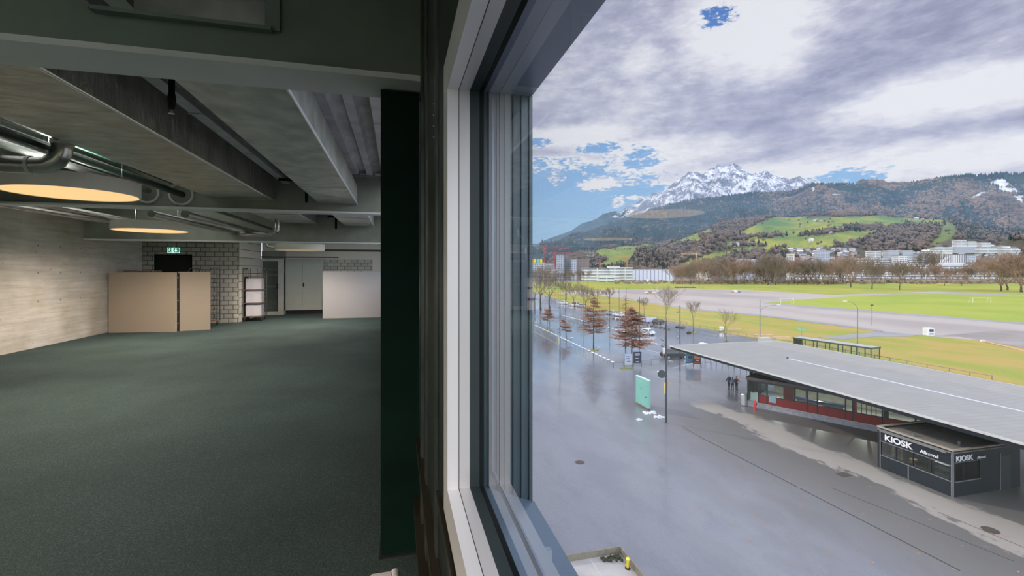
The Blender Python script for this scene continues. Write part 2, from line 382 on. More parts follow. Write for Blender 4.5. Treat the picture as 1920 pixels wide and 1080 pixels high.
h = MB().cyl((DX1 - .14, 15.70, 1.05), (DX1 - .14, 15.63, 1.05), .011).cyl((DX1 - .14, 15.64, 1.05), (DX1 - .27, 15.64, 1.05), .011).build('door_handle', silver, d)
# wall behind the camera, with unseen openings added to let daylight in
struct('wall_front', MB().box(XL, XR, YN - .3, YN, 0, .55).box(XL, XR, YN - .3, YN, 2.75, 3.5).box(XL, XL + .5, YN - .3, YN, .55, 2.75).box(XR - .5, XR, YN - .3, YN, .55, 2.75).box(-3.7, -3.3, YN - .3, YN, .55, 2.75), white_wall)
# soffit: trapezoidal deck, ribs along the room
mb = MB(); x = XL - .3; P = .26
while x < XR + .3:
    p = [(x, 3.32), (x + .10, 3.32), (x + .13, 3.40), (x + .23, 3.40), (x + .26, 3.32)]
    for a, b in zip(p[:-1], p[1:]): mb.add([(a[0], YN - .3, a[1]), (b[0], YN - .3, b[1]), (b[0], YB + .3, b[1]), (a[0], YB + .3, a[1])], [(0, 1, 2, 3)])
    x += P
mb.box(XL - .3, XR + .22, YN - .3, YB + .3, 3.42, 3.7)
struct('ceiling', mb, deck_mat)

# ---- window wall: openings beyond the column too (they light the floor; unseen heads raised to light the ceiling)
OX = .354
def wall_piece(mb, y0, y1, z0, z1): mb.box(XR, OX, y0, y1, z0, z1)
win = [(-4.6, JY), (3.1, 5.9), (6.2, 8.9), (9.2, 12.7), (13.0, 17.9)]
FR = .10
mb = MB(); last = YN - .3
for i, (a, b) in enumerate(win):
    a2, b2 = (a - FR, b + FR)
    mb.box(XR, OX, last, a2, -.6, 3.6) ; last = b2
mb.box(XR, OX, last, YB + .3, -.6, 3.6)
for i, (a, b) in enumerate(win):
    mb.box(XR, OX, a - FR, b + FR, -.6, ZS - FR); mb.box(XR, OX, a - FR, b + FR, (ZH if i == 0 else 3.15) + FR, 3.6)
struct('wall_right', mb, dark_metal)
# outer reveal of the near window: jamb cladding with vertical ribs, soffit and sloping sill
mb = MB().box(GX + .012, OX + .002, JY, JY + FR, ZS - .2, ZH + .3)
for k in range(6):
    x = GX + .024 + k * .0225; mb.box(x, x + .009, JY - .006, JY, ZS - .06, ZH)
struct('trim_2', mb, reveal_metal)
struct('trim_3', MB().box(GX + .012, OX + .002, -4.6, JY, ZH, ZH + .3), M('pale_blue_grey_soffit', (.22, .26, .34), .35, metal=.1, var=.06, scale=1))
v = [(GX + .012, -4.6, ZS), (OX + .01, -4.6, ZS - .058), (OX + .01, JY, ZS - .058), (GX + .012, JY, ZS), (GX + .012, -4.6, ZS - .2), (OX + .01, -4.6, ZS - .2), (OX + .01, JY, ZS - .2), (GX + .012, JY, ZS - .2)]
sill = M('blue_grey_sill_metal', (.14, .20, .29), .28, metal=.3, var=.1, scale=2)
struct('trim_4', MB().add(v, [(0, 1, 2, 3), (4, 7, 6, 5), (0, 4, 5, 1), (1, 5, 6, 2), (2, 6, 7, 3), (3, 7, 4, 0)]), sill)
struct('trim_5', MB().box(GX + .03, GX + .036, -4.6, JY - .012, ZS + .035, ZS + .05).box(GX + .03, GX + .036, JY - .018, JY - .012, ZS + .03, ZH - .02), M('guide_rail_blue_grey', (.12, .19, .30), .3, metal=.4))

def ring(y0, y1, z0, z1, x0, x1, w):      # mitred frame round an opening
    mb = MB(); yo = (y0 - w, y1 + w); zo = (z0 - w, z1 + w); c = []
    for x in (x0, x1):
        for (a, b) in ((y0, z0), (y1, z0), (y1, z1), (y0, z1)): c.append((x, a, b))
        for (a, b) in ((yo[0], zo[0]), (yo[1], zo[0]), (yo[1], zo[1]), (yo[0], zo[1])): c.append((x, a, b))
    f = []
    for i in range(4):
        j = (i + 1) % 4
        f += [(i, j, 4 + j, 4 + i), (8 + j, 8 + i, 12 + i, 12 + j), (j, i, 8 + i, 8 + j), (4 + i, 4 + j, 12 + j, 12 + i)]
    return mb.add(c, f)
ZH0 = ZH
for i, (a, b) in enumerate(win):
    ZH = ZH0 if i == 0 else 3.15
    w1 = ring(a, b, ZS, ZH, XR - .004, XR + .0255, FR - .002).build('window_%d' % (i + 1), silver); tag(w1, kind='structure')
    ring(a, b, ZS, ZH, XR + .0275, FX, FR - .004).build('window_sash', silver2, w1)
    ring(a, b, ZS, ZH, FX, GX, FR - .006).build('glazing_bead', M('dark_teal_bead', (.018, .030, .034), .5), w1)
    ring(a - .002, b + .002, ZS - .002, ZH + .002, XR + .0254, XR + .0276, .02).build('gasket', rubber, w1)
    g = MB()
    g.add([(GX, a - .01, ZS - .01), (GX, b + .01, ZS - .01), (GX, b + .01, ZH + .01), (GX, a - .01, ZH + .01)], [(0, 3, 2, 1)], 0)
    x2 = GX + .012
    g.add([(x2, a - .01, ZS - .01), (x2, b + .01, ZS - .01), (x2, b + .01, ZH + .01), (x2, a - .01, ZH + .01)], [(0, 1, 2, 3)], 1)
    g.build('glass_pane', [pane if i == 0 else far_pane, pane_outer], w1, fix=False)
ZH = ZH0
# inner lining of the wall between window and column: upright strips, skirting lines below the window
strip = M('grey_green_steel', (.10, .115, .10), .3, metal=.6, var=.3, scale=6)
struct('trim_6', MB().box(XR - .010, XR - .001, 1.50, 1.56, 0.0, 3.3).box(XR - .010, XR - .001, 2.02, 2.10, 0, 3.3).box(XR - .016, XR - .001, 2.32, 2.40, 0, 3.3), strip)
struct('trim_7', MB().box(XR - .03, XR - .001, -4.6, 2.6, .62, .66).box(XR - .045, XR - .001, -4.6, 2.6, .30, .33).box(XR - .012, XR - .001, -4.6, 1.45, .88, .905), M('brown_grey_steel', (.05, .043, .032), .4, metal=.5, var=.2, scale=3))
# cable-like screw fittings on the lining
mb = MB()
for k, zz in enumerate((2.20, 2.16, 2.12, 2.08)):
    mb.cyl((XR - .001, 1.66, zz), (XR - .006, 1.66, zz), .003, n=8)
struct('trim_8', mb, silver2)

# ---- column
t = thing('steel_column', 'dark green black steel column standing beside the window frame', 'column', (.015, 2.74, 0))
MB().box(-.105, .105, -.10, -.088, .0, 2.61).box(-.105, .105, .088, .10, .0, 2.61).box(-.006, .006, -.088, .088, 0, 2.61).build('column_shaft', black_paint, t)
MB().box(-.105, -.099, -.088, .088, .0, 2.61).box(.099, .105, -.088, .088, .0, 2.61).build('column_casing', black_paint, t)
MB().box(-.115, .112, -.12, .12, 0, .012).build('base_plate', dark_metal, t)

# ---- cross girders
def girder(y0, zb, w, zt, flange_m, web_m, x0=XL, x1=XR, name='steel_girder', label='', hole=None, ft=.03):
    t = thing(name, label, 'beam', ((x0 + x1) / 2, y0 + w / 2, zb), 0, None); cx = (x0 + x1) / 2; cyy = y0 + w / 2
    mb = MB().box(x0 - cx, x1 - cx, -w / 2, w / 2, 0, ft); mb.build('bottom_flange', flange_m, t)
    web = MB()
    th = .02
    if hole:
        hx0, hx1, hz0, hz1 = hole[0] - cx, hole[1] - cx, hole[2] - zb, hole[3] - zb; H = zt - zb; ch = .10
        o = [(x0 - cx, ft), (x1 - cx, ft), (x1 - cx, H), (x0 - cx, H)]
        i8 = [(hx0 + ch, hz0), (hx1, hz0), (hx1, hz1), (hx0 + ch, hz1), (hx0, hz1 - ch), (hx0, hz0 + ch)]
        for y in (-th / 2 - w / 2 + .09, th / 2 - w / 2 + .09):
            P_ = o + i8; vv = [(p[0], y, p[1]) for p in P_]
            ff = [(0, 1, 5, 4), (1, 2, 6, 5), (2, 3, 7, 6), (3, 0, 9, 8), (0, 4, 9), (3, 8, 7)]
            web.add(vv, ff)
        web.build('web', web_m, t)
        rim = MB(); yy = -w / 2 + .09
        n = len(i8)
        for k in range(n):
            a, b = i8[k], i8[(k + 1) % n]
            rim.bar((a[0], yy - .02, a[1]), (b[0], yy - .02, b[1]), .07, .02)
        rim.build('opening_rim', web_m, t)
    else:
        web.box(x0 - cx, x1 - cx, -w / 2 + .09, -w / 2 + .11, ft, zt - zb).build('web', web_m, t)
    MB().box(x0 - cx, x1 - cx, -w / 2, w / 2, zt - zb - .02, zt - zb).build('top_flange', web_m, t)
    return t
girder(2.50, 2.62, .30, 3.315, lit_grey_tone, shade_web_tone, label='nearest cross girder, shade-toned green web and light-toned grey flange, meeting the column', hole=(-1.49, -.62, 2.83, 3.24))
gb = girder(8.60, 2.62, .30, 3.315, lit_grey_tone, beam_back, label='second cross girder, which the foil ducts run into beyond the bigger glowing lamp')
girder(13.0, 2.33, .30, 3.315, lit_grey_tone, beam_back, label='lowest and farthest cross girder, above the tan partition panels')
# collars where pipes pass the second girder
for px, py, r in ((273, 360, .16), (337, 363, .17)):
    p = EYE + ray(px, py) * (8.6 / ray(px, py).y)
    mb = MB(); n = 24; prof = []
    for k in range(n):
        a, b = 2 * pi * k / n, 2 * pi * (k + 1) / n
        mb.bar((cos(a) * r, 0, sin(a) * r), (cos(b) * r, 0, sin(b) * r), .05, .03)
    c = mb.build('pipe_collar', lit_grey_tone); c.location = (p.x, 8.66, p.z)
    tag(c, 'pale ring around a pipe passing the second girder, %s' % ('beside the bigger lamp rim' if px == 273 else 'nearest the wide foil duct'), 'pipe collar')

# ---- ducts
foil = bpy.data.materials.new('foil_duct_wrap'); foil.use_nodes = True
def foil_nodes(m, base, rough, bumpk):
    N = m.node_tree.nodes; L = m.node_tree.links; b = N['Principled BSDF']; b.inputs['Metallic'].default_value = .75; b.inputs['Roughness'].default_value = rough
    tc = N.new('ShaderNodeTexCoord'); mp = N.new('ShaderNodeMapping'); mp.inputs['Scale'].default_value = (1.2, 3.0, 1); L.new(tc.outputs['Object'], mp.inputs[0])
    n = N.new('ShaderNodeTexNoise'); n.inputs['Scale'].default_value = 2.6; n.inputs['Detail'].default_value = 9; n.inputs['Roughness'].default_value = .6; n.inputs['Distortion'].default_value = .5; L.new(mp.outputs[0], n.inputs['Vector'])
    r = N.new('ShaderNodeValToRGB'); r.color_ramp.elements[0].position = .3; r.color_ramp.elements[1].position = .7
    r.color_ramp.elements[0].color = (*[c * .65 for c in base], 1); r.color_ramp.elements[1].color = (*[c * 1.2 for c in base], 1)
    L.new(n.outputs[0], r.inputs[0]); L.new(r.outputs[0], b.inputs['Base Color'])
    bp = N.new('ShaderNodeBump'); bp.inputs['Strength'].default_value = bumpk; bp.inputs['Distance'].default_value = .04; L.new(n.outputs[0], bp.inputs['Height']); L.new(bp.outputs[0], b.inputs['Normal'])
foil_nodes(foil, (.62, .60, .54), .30, 1.0)
tin = M('galvanised_sheet', (.58, .60, .58), .42, metal=.75, var=.25, scale=4, bump=.15, bscale=5)
edge_m = M('edge_glint_white', (.95, .95, 1.0), .3, metal=.7, var=.1, scale=20)
def duct(x0, x1, y0, y1, z0, z1, m, label, seams, edge='r', name='air_duct'):
    t = thing(name, label, 'air duct', ((x0 + x1) / 2, (y0 + y1) / 2, z0)); w = (x1 - x0) / 2; l = (y1 - y0) / 2
    n = max(4, int((y1 - y0) / .25)); mb = MB()
    # slightly quilted bottom so the foil catches light unevenly
    nx = 8; vv = []; ff = []
    for j in range(n + 1):
        for i in range(nx + 1):
            xx = -w + 2 * w * i / nx; yy = -l + 2 * l * j / n; dz = 0 if i in (0, nx) else noise.noise(Vector((xx * 3, yy * 2.2, z0))) * .014
            vv.append((xx, yy, dz))
    for j in range(n):
        for i in range(nx): a = j * (nx + 1) + i; ff.append((a, a + nx + 1, a + nx + 2, a + 1))
    mb.add(vv, ff); h = z1 - z0
    mb.add([(-w, -l, 0), (-w, l, 0), (-w, l, h), (-w, -l, h)], [(0, 1, 2, 3)]); mb.add([(w, -l, 0), (w, l, 0), (w, l, h), (w, -l, h)], [(3, 2, 1, 0)])
    mb.add([(-w, -l, h), (-w, l, h), (w, l, h), (w, -l, h)], [(0, 1, 2, 3)])
    mb.add([(-w, -l, 0), (w, -l, 0), (w, -l, h), (-w, -l, h)], [(0, 1, 2, 3)]); mb.add([(-w, l, 0), (w, l, 0), (w, l, h), (-w, l, h)], [(3, 2, 1, 0)])
    mb.build('duct_shell', m, t)
    e = MB(); e.cyl((w, -l, -.002), (w, l, -.002), .013, n=10); e.build('edge_glint', edge_m, t)  # bright bar stands for the skylight glint along the edge
    for s in seams: MB().box(-w - .006, w + .006, s - (y0 + y1) / 2 - .02, s - (y0 + y1) / 2 + .02, -.008, h + .004).build('seam_band', m, t)
    return t
duct(-3.05, -2.08, 2.86, 8.66, 2.82, 3.2, foil, 'wide foil wrapped air duct running along the ceiling left of the narrower one', (7.4,))
duct(-1.36, -.70, 2.84, 8.66, 2.80, 3.12, tin, 'narrower galvanised air duct under the ceiling, nearer the dark column', (7.05,))
duct(-3.05, -2.08, 8.92, 12.96, 2.84, 3.2, tin, 'continuation of the wide duct beyond the second girder', (11,))
duct(-1.36, -.62, 8.92, 12.96, 2.80, 3.12, tin, 'continuation of the narrow duct beyond the second girder, pale underside', (11,))
# trays and conduits between the ducts
tray = M('cable_tray_steel', (.55, .56, .55), .4, metal=.3, var=.15, scale=6)
def tray_run(x, y0, y1, z, label):
    t = thing('cable_tray', label, 'cable tray', (x, (y0 + y1) / 2, z)); l = (y1 - y0) / 2
    MB().box(-.06, .06, -l, l, 0, .006).box(-.06, -.055, -l, l, .006, .05).box(.055, .06, -l, l, .006, .05).build('tray_channel', tray, t)
    for hy in (-l * .8, -l * .27, l * .27, l * .8): MB().box(-.065, .065, hy - .012, hy + .012, -.008, 0).box(-.066, -.061, hy - .01, hy + .01, 0, 3.39 - z).build('tray_hanger', tray, t)
    MB().cyl((-.025, -l, .018), (-.025, l, .018), .012, n=8).cyl((.02, -l, .02), (.02, l, .02), .014, n=8).build('cable', black_paint, t)
tray_run(-1.86, 2.86, 8.6, 3.10, 'cable tray between the two big ducts, on the wide duct side')
tray_run(-1.58, 2.86, 8.6, 3.16, 'cable tray between the two big ducts, on the narrow duct side')
tray_run(-.18, 2.9, 8.6, 3.14, 'cable tray close to the window wall past the narrow duct')
# hanger bracket at the second girder
t = thing('duct_hanger', 'black square steel hanger beside the narrow duct at the second girder', 'hanger', (-1.45, 8.1, 2.72))
MB().box(-.02, .02, -.02, .02, 0, .34).box(-.01, .01, -.01, .01, .34, .67).build('hanger_rod', black_paint, t); MB().box(-.42, .06, -.02, .02, .34, .38).build('cross_arm', black_paint, t)
t = thing('duct_hanger', 'small black hanger beside the far narrow duct past the second girder', 'hanger', (-1.52, 12.4, 2.66))
MB().box(-.025, .025, -.02, .02, 0, .3).box(.02, .04, -.01, .01, .3, .73).build('hanger_rod', black_paint, t); MB().box(-.2, .3, -.02, .02, .3, .34).build('cross_arm', black_paint, t)
# sprinkler pendant
p = EYE + ray(322, 215) * (4.2 / ray(322, 215).y)
t = thing('sprinkler', 'dark sprinkler pendant hanging in front of the wide foil duct side', 'sprinkler', (p.x, p.y, p.z))
MB().cyl((0, 0, .17), (0, 0, 3.3 - p.z), .022, n=12).build('drop_pipe', black_paint, t)
MB().lathe((0, 0, 0), [(0, .04), (.018, .04), (.026, .07), (.030, .13), (.024, .17), (.0, .171)], 12).build('socket', rubber, t, smooth=True)
MB().cyl((0, 0, .04), (0, 0, .015), .008, n=8).cyl((0, 0, .012), (0, 0, .008), .022, n=12).build('spray_head', silver, t)

# ---- pipes on the left
chrome = M('polished_pipe', (.42, .42, .41), .25, metal=.9, var=.2, scale=3)
green_pipe = M('dark_green_pipe', (.010, .030, .022), .4, metal=.2, var=.2, scale=2)
p0 = EYE + ray(118, 290) * (5.6 / ray(118, 290).y)
t = thing('elbow_pipe', 'shiny steel pipe dropping and bending left above the bigger lamp', 'pipe', tuple(p0))
pts = [(0, 0, 3.3 - p0.z)] + [(0, 0, .12), (-.01, 0, .02), (-.05, 0, -.06), (-.13, 0, -.11), (-.25, 0, -.12)] + [(-3.2, 0, -.12)]
MB().tube(pts, .085, 16).build('pipe_run', chrome, t, smooth=True)
MB().cyl((0, 0, .125), (0, 0, .10), .092, n=20).build('clamp_ring', silver2, t); MB().cyl((-.25, 0, -.12), (-.28, 0, -.12), .092, n=20).build('clamp_ring', silver2, t)
def pipe(y0, y1, px, py, at_y, r, m, label, n=12):
    q = EYE + ray(px, py) * (at_y / ray(px, py).y)
    o = MB().cyl((0, y0 - at_y, 0), (0, y1 - at_y, 0), r, n=n).build('service_pipe', m, smooth=False); o.location = (q.x, at_y, q.z)
    return tag(o, label, 'pipe')
pipe(2.9, 8.69, 273, 356, 8.6, .045, chrome, 'shiny straight pipe running into the ring beside the bigger lamp')
pipe(2.9, 8.69, 337, 363, 8.6, .05, green_pipe, 'dark green pipe running into the ring beside the wide foil duct')
pipe(2.9, 8.69, 318, 340, 8.6, .03, green_pipe, 'thin dark pipe nearest the left edge of the wide foil duct')
pipe(2.9, 8.69, 210, 335, 8.6, .03, green_pipe, 'thin dark pipe over the middle of the bigger lamp')
pipe(2.9, 8.69, 150, 345, 8.6, .06, green_pipe, 'thick dark pipe left of the elbow above the bigger lamp')
pipe(2.9, 8.69, 60, 345, 8.6, .08, chrome, 'shiny pipe highest on the left over the bigger lamp')
pipe(2.9, 8.69, 20, 352, 8.6, .05, green_pipe, 'dark pipe nearest the concrete wall before the second girder')
for px, py, r, m, lb in ((250, 424, .05, chrome, 'shiny pipe above the left end of the smaller lamp'), (300, 424, .045, chrome, 'shiny pipe above the middle of the smaller lamp'),
                         (437, 436, .06, chrome, 'shiny pipe ending right of the smaller lamp'), (478, 436, .07, chrome, 'shiny pipe with wide rim between the smaller lamp and the ducts'), (505, 428, .03, green_pipe, 'thin dark pipe nearest the far wide duct')):
    pipe(8.95, 13.09, px, py, 12.9, r, m, lb)
q = EYE + ray(520, 436) * (12.2 / ray(520, 436).y)
t = thing('elbow_pipe', 'small shiny elbow pipe before the lowest girder', 'pipe', tuple(q))
MB().tube([(0, 0, 3.38 - q.z), (0, 0, .08), (-.03, 0, .0), (-.12, 0, -.05), (-.8, 0, -.05)], .06, 12).build('pipe_run', chrome, t, smooth=True)
q = EYE + ray(512, 461) * (15.3 / ray(512, 461).y)
t = thing('elbow_pipe', 'short bent pipe beside the farthest unlit lamp', 'pipe', (q.x, q.y, q.z - .02))
MB().tube([(-.22, 0, 3.33 - q.z), (-.22, 0, .12), (-.15, 0, .0), (.0, 0, -.03), (.25, 0, -.03)], .035, 12).build('pipe_run', beam_back, t, smooth=True)

# ---- round lamps
lamp_body = M('lamp_body_grey', (.72, .70, .66), .5, var=.03)
diff = M('glowing_diffuser', (.8, .7, .5), .5, emis=(1.0, .62, .26), estr=.95)
diff_off = M('pale_diffuser', (.65, .62, .58), .5, emis=(1.0, .7, .4), estr=.25)
def lamp(x, y, z, r, label, on=True, power=60):
    t = thing('round_ceiling_lamp', label, 'ceiling lamp', (x, y, z)); h = .17
    MB().lathe((0, 0, 0), [(r - .02, .006), (r - .02, 0), (r, 0), (r, h), (0, h)], 64).build('lamp_housing', lamp_body, t, smooth=False)
    MB().lathe((0, 0, 0), [(0, .004), (r - .02, .004)], 64).build('lamp_diffuser', diff if on else diff_off, t)
    for k in range(3): a = 2 * pi * k / 3 + .5; MB().cyl((cos(a) * r * .7, sin(a) * r * .7, h), (cos(a) * r * .7, sin(a) * r * .7, 3.33 - z), .003, n=6).build('suspension_wire', tray, t)
    ld = bpy.data.lights.new('lamp_light', 'SPOT'); ld.spot_size = radians(168); ld.spot_blend = .8; ld.energy = power; ld.color = (1.0, .84, .68); ld.shadow_soft_size = 0.0
    lo = bpy.data.objects.new('lamp_light', ld); C.objects.link(lo); lo.parent = t; lo.location = (0, 0, -.02)
    lu = bpy.data.lights.new('added_uplight', 'SPOT'); lu.spot_size = radians(160); lu.spot_blend = .9; lu.energy = power * .6; lu.color = (.98, 1.0, .92); lu.shadow_soft_size = 0.0  # upward light added to brighten the ceiling
    lo = bpy.data.objects.new('added_uplight', lu); C.objects.link(lo); lo.parent = t; lo.location = (0, 0, h + .02); lo.rotation_euler = (pi, 0, 0)
    return t
LP = 500
def lamp_at(px, py, y):
    q = EYE + ray(px, py) * (y / ray(px, py).y); return q
q = lamp_at(137, 364, 6.5); lamp(q.x, q.y, q.z, .63, 'bigger round pendant lamp glowing warm in front of the second girder', power=LP)
q = lamp_at(283, 433, 11.2); lamp(q.x, q.y, q.z, .66, 'smaller looking glowing round lamp beyond the second girder', power=LP)
q = lamp_at(563, 469.5, 14.3); lamp(q.x, q.y, q.z, .66, 'farthest round lamp with unlit looking pale rim above the white cabinet', on=False, power=LP * .8)
lamp(-3.75, 1.0, 2.5, .655, 'added, unseen round pendant lamp hanging behind the nearest girder, out to the left', power=LP)  # out of view, added to brighten the room

lamp(-3.75, -3.6, 2.5, .655, 'added, unseen round pendant lamp behind the camera near the end wall openings', power=LP)  # another unseen lamp, added for more room light
lamp(-1.5, -1.4, 2.5, .655, 'added, unseen round pendant lamp behind the camera nearest the window wall', power=LP * .7)  # unseen as well, added for light near the window

# ---- movable partition panels
panel_m = M('tan_partition_board', (.33, .27, .21), .7, var=.03, scale=1); panel_w = M('white_partition_board', (.34, .335, .355), .7, var=.02, scale=1)
edge_d = M('dark_panel_edge', (.02, .02, .02), .5)
def panel(a, b, top, th, m, label, gap=.0):
    a = Vector(a); b = Vector(b); d = b - a; L_ = d.length; rz = atan2(d.y, d.x)
    t = thing('partition_panel', label, 'partition panel', (*((a + b) / 2)[:2], 0), rz)
    MB().box(-L_ / 2 + .012, L_ / 2 - .012, 0, th, gap + .01, top - .012).build('board', m, t)
    MB().box(-L_ / 2, -L_ / 2 + .012, -.002, th + .002, gap, top).box(L_ / 2 - .012, L_ / 2, -.002, th + .002, gap, top).box(-L_ / 2 + .012, L_ / 2 - .012, -.002, th + .002, top - .012, top).box(-L_ / 2 + .012, L_ / 2 - .012, -.002, th + .002, gap, gap + .01).build('edge_strip', M('pale_edge_strip', (.36, .31, .25), .6), t)
    return t
A = G(204, 624.0, 0); B = G(330, 622.0, 0); Cc = G(334, 621.0, 0); D = G(394.5, 617.5, 0); E_ = G(605, 597.3, 0); F_ = G(730, 594.5, 0)
panel((A.x, A.y), (B.x, B.y), 1.55, .04, panel_m, 'wider tan partition panel standing against the concrete wall')
panel((Cc.x, Cc.y), (D.x, D.y), 1.56, .04, panel_m, 'narrow tan partition panel next to the roll cage')
panel((E_.x, E_.y), (F_.x, F_.y), 1.575, .05, panel_w, 'white partition panel in front of the back wall beside the column')
t = thing('panel_hinge_post', 'black post joining the two tan partition panels', 'post', ((B.x + Cc.x) / 2, (B.y + Cc.y) / 2 + .05, 0))
MB().box(-.035, .035, .0, .05, 0, 1.53).build('post_profile', edge_d, t)
for z in (.2, .5, .8, 1.1, 1.4): MB().box(-.014, .014, -.005, 0, z, z + .02).build('hinge', tray, t)
# thing lying on the concrete ledge behind the panels
q = G(225, 511, 1.56) if False else Vector((-6.7, 14.6, 0))
t = thing('wooden_crate', 'low brown crate showing over the wider tan panel', 'crate', (-6.72, 14.5, 0))
mb = MB()
for i in range(5): mb.box(-.3, .3, -.25, .25, .05 + i * .32, .05 + i * .32 + .26)
wood_b = M('brown_board', (.16, .10, .07), .7, var=.3, scale=6)
mb.build('crate_body', wood_b, t); MB().box(-.32, -.27, -.27, .27, 0, 1.60).box(.27, .32, -.27, .27, 0, 1.60).build('corner_post', wood_b, t)

# ---- roll cages
steel_rod = M('zinc_rod', (.10, .10, .10), .4, metal=.7)
cloth_w = M('white_boxes', (.55, .54, .60), .8, var=.08, scale=5); shelf_o = M('orange_brown_shelf', (.20, .12, .08), .7)
def cage(x, y, rz, label, fill=True):
    t = thing('roll_cage', label, 'roll cage', (x, y, 0), rz); w, d, h = .27, .30, 1.66
    for s in (-1, 1):
        mb = MB(); mb.tube([(s * w, -d, .14), (s * w, -d, h - .06), (s * w, -d + .06, h), (s * w, d - .06, h), (s * w, d, h - .06), (s * w, d, .14)], .014, 8)
        for k in range(11): z = .25 + k * .125; mb.cyl((s * w, -d, z), (s * w, d, z), .005, n=6)
        for yy in (-.1, .1): mb.cyl((s * w, yy, .16), (s * w, yy, h), .006, n=6)
        mb.build('side_frame', steel_rod, t)
    mb = MB()
    for k in range(11): z = .25 + k * .125; mb.cyl((-w, d, z), (w, d, z), .005, n=6)
    for xx in (-.2, 0, .2): mb.cyl((xx, d, .16), (xx, d, h), .008, n=6)
    mb.build('rear_frame', steel_rod, t)
    for z in (.14, .56, .98, 1.40): MB().box(-w, w, -d, d, z, z + .013).build('shelf', shelf_o, t)
    for sx in (-1, 1):
        for sy in (-1, 1):
            c = MB().cyl((sx * w * .85 - .012, sy * d * .8, .05), (sx * w * .85 + .012, sy * d * .8, .05), .05, n=14).build('castor', rubber, t)
            MB().box(sx * w * .85 - .018, sx * w * .85 + .018, sy * d * .8 - .02, sy * d * .8 + .02, .08, .14).build('castor_fork', steel_rod, c)
    return t
q = Vector((-4.40, 16.1, 0))
cage(q.x, 16.1, radians(4), 'roll cage of thin rods loaded with white boxes beside the brick corner')
for k, z in enumerate((.161, .581, 1.001)):
    o = MB().box(-.22, .22, -.24, .24, 0, (.36, .36, .34)[k]).build('storage_box', cloth_w, bevel=.01); o.location = (q.x, 16.1, z); o.rotation_euler.z = radians(4)
    tag(o, 'white box on the %s shelf of the roll cage by the brick corner' % ('lowest', 'second', 'third')[k], 'box', 'boxes in the roll cage')
q = G(384, 612, 0)
cage(q.x, 14.75, radians(-4), 'roll cage mostly hidden behind the narrow tan panel')

# ---- exit sign above the black doorway
SX, SZ = -6.42, 2.20
t = thing('exit_sign', 'green and white emergency exit sign over the black doorway', 'sign', (SX, 15.53, SZ))
green = M('exit_sign_green', (.01, .30, .17), .5, emis=(.02, .45, .30), estr=.35); white_e = M('exit_sign_white', (.8, .85, .85), .5, emis=(.8, .98, .95), estr=1.0)
MB().box(-.155, .155, -.02, .02, -.075, .075).build('sign_body', green, t)
mb = MB()    # running figure left, arrow down right, in raised shapes
mb.cyl((-.10, -.021, .045), (-.10, -.023, .045), .012, n=12)
for a, b, w in (((-.10, .03), (-.105, -.005), .02), ((-.105, -.005), (-.075, -.05), .014), ((-.105, -.005), (-.135, -.035), .014), ((-.10, .025), (-.07, .01), .01), ((-.10, .025), (-.13, .0), .01)):
    mb.bar((a[0], -.022, a[1]), (b[0], -.022, b[1]), w, .003)
mb.box(-.052, -.02, -.0235, -.0205, -.055, .055)
mb.box(.045, .075, -.0235, -.0205, -.01, .055); mb.add([(.02, -.0225, -.005), (.10, -.0225, -.005), (.06, -.0225, -.058)], [(0, 1, 2)])
mb.box(-.012, -.002, -.0235, -.0205, -.075, .075); mb.box(-.155, .155, -.0235, -.0205, .064, .075); mb.box(-.155, .155, -.0235, -.0205, -.075, -.064)
mb.box(-.155, -.148, -.0235, -.0205, -.075, .075).box(.148, .155, -.0235, -.0205, -.075, .075)
mb.build('pictogram', white_e, t)
MB().box(-.02, .02, -.01, .07, .075, .12).build('wall_arm', silver2, t)

# ---- glazed door with white frame, double cabinet
q0 = EYE + ray(488, 500) * (17.9 / ray(488, 500).y); q1 = EYE + ray(525, 500) * (17.9 / ray(525, 500).y); q2 = EYE + ray(531.5, 500) * (17.9 / ray(531.5, 500).y)
y = 17.9
wf = M('off_white_frame', (.42, .42, .39), .5)
d2 = struct('door_2', MB().box(q0.x - .03, q0.x + .06, y, y + .08, 0, 2.02).box(q1.x - .06, q2.x, y - .02, y + .10, 0, 2.02).box(q0.x + .06, q1.x - .06, y, y + .08, 1.93, 2.02).box(q0.x + .06, q1.x - .06, y, y + .08, 0, .13), wf)
MB().box(q0.x + .06, q1.x - .06, y + .035, y + .045, .13, 1.93).build('glass_pane', glass_mat('dark_door_glass', 1.5, (.8, .85, .83)), d2)
mb = MB()
for z in (1.0, 1.42, 1.6): mb.box(q0.x + .06, q1.x - .06, y + .05, y + .09, z, z + .04)
mb.build('glazing_bar', wf, d2)
MB().box(q1.x - .10, q1.x - .07, y - .05, y + .03, .95, 1.13).build('door_handle', rubber, d2)
mb = MB().box(q0.x - .03, q2.x, y + .3, y + .36, 0, 2.3); struct('trim_9', mb, M('dim_recess', (.22, .22, .20), .8))
bar = MB().box(q0.x - .09, q0.x - .06, y - .02, y + .02, 0, 2.06).box(q0.x - .09, EYE.x - 2.1, y - .02, y + .02, 2.06, 2.10)
struct('trim_10', bar, dark_metal)
cab_m = M('grey_green_cabinet', (.42, .435, .39), .6, var=.03)
c0 = EYE + ray(531.5, 500) * (18.2 / ray(531.5, 500).y); c1 = EYE + ray(603, 500) * (18.2 / ray(603, 500).y)
t = thing('double_door_cabinet', 'tall grey green double door cabinet between glass door and white panel', 'cabinet', ((c0.x + c1.x) / 2, 18.2, 0)); w = (c1.x - c0.x) / 2
MB().box(-w, w, .02, .5, .13, 2.03).build('cabinet_body', cab_m, t); MB().box(-w + .03, w - .03, .06, .5, 0, .13).build('plinth', rubber, t)
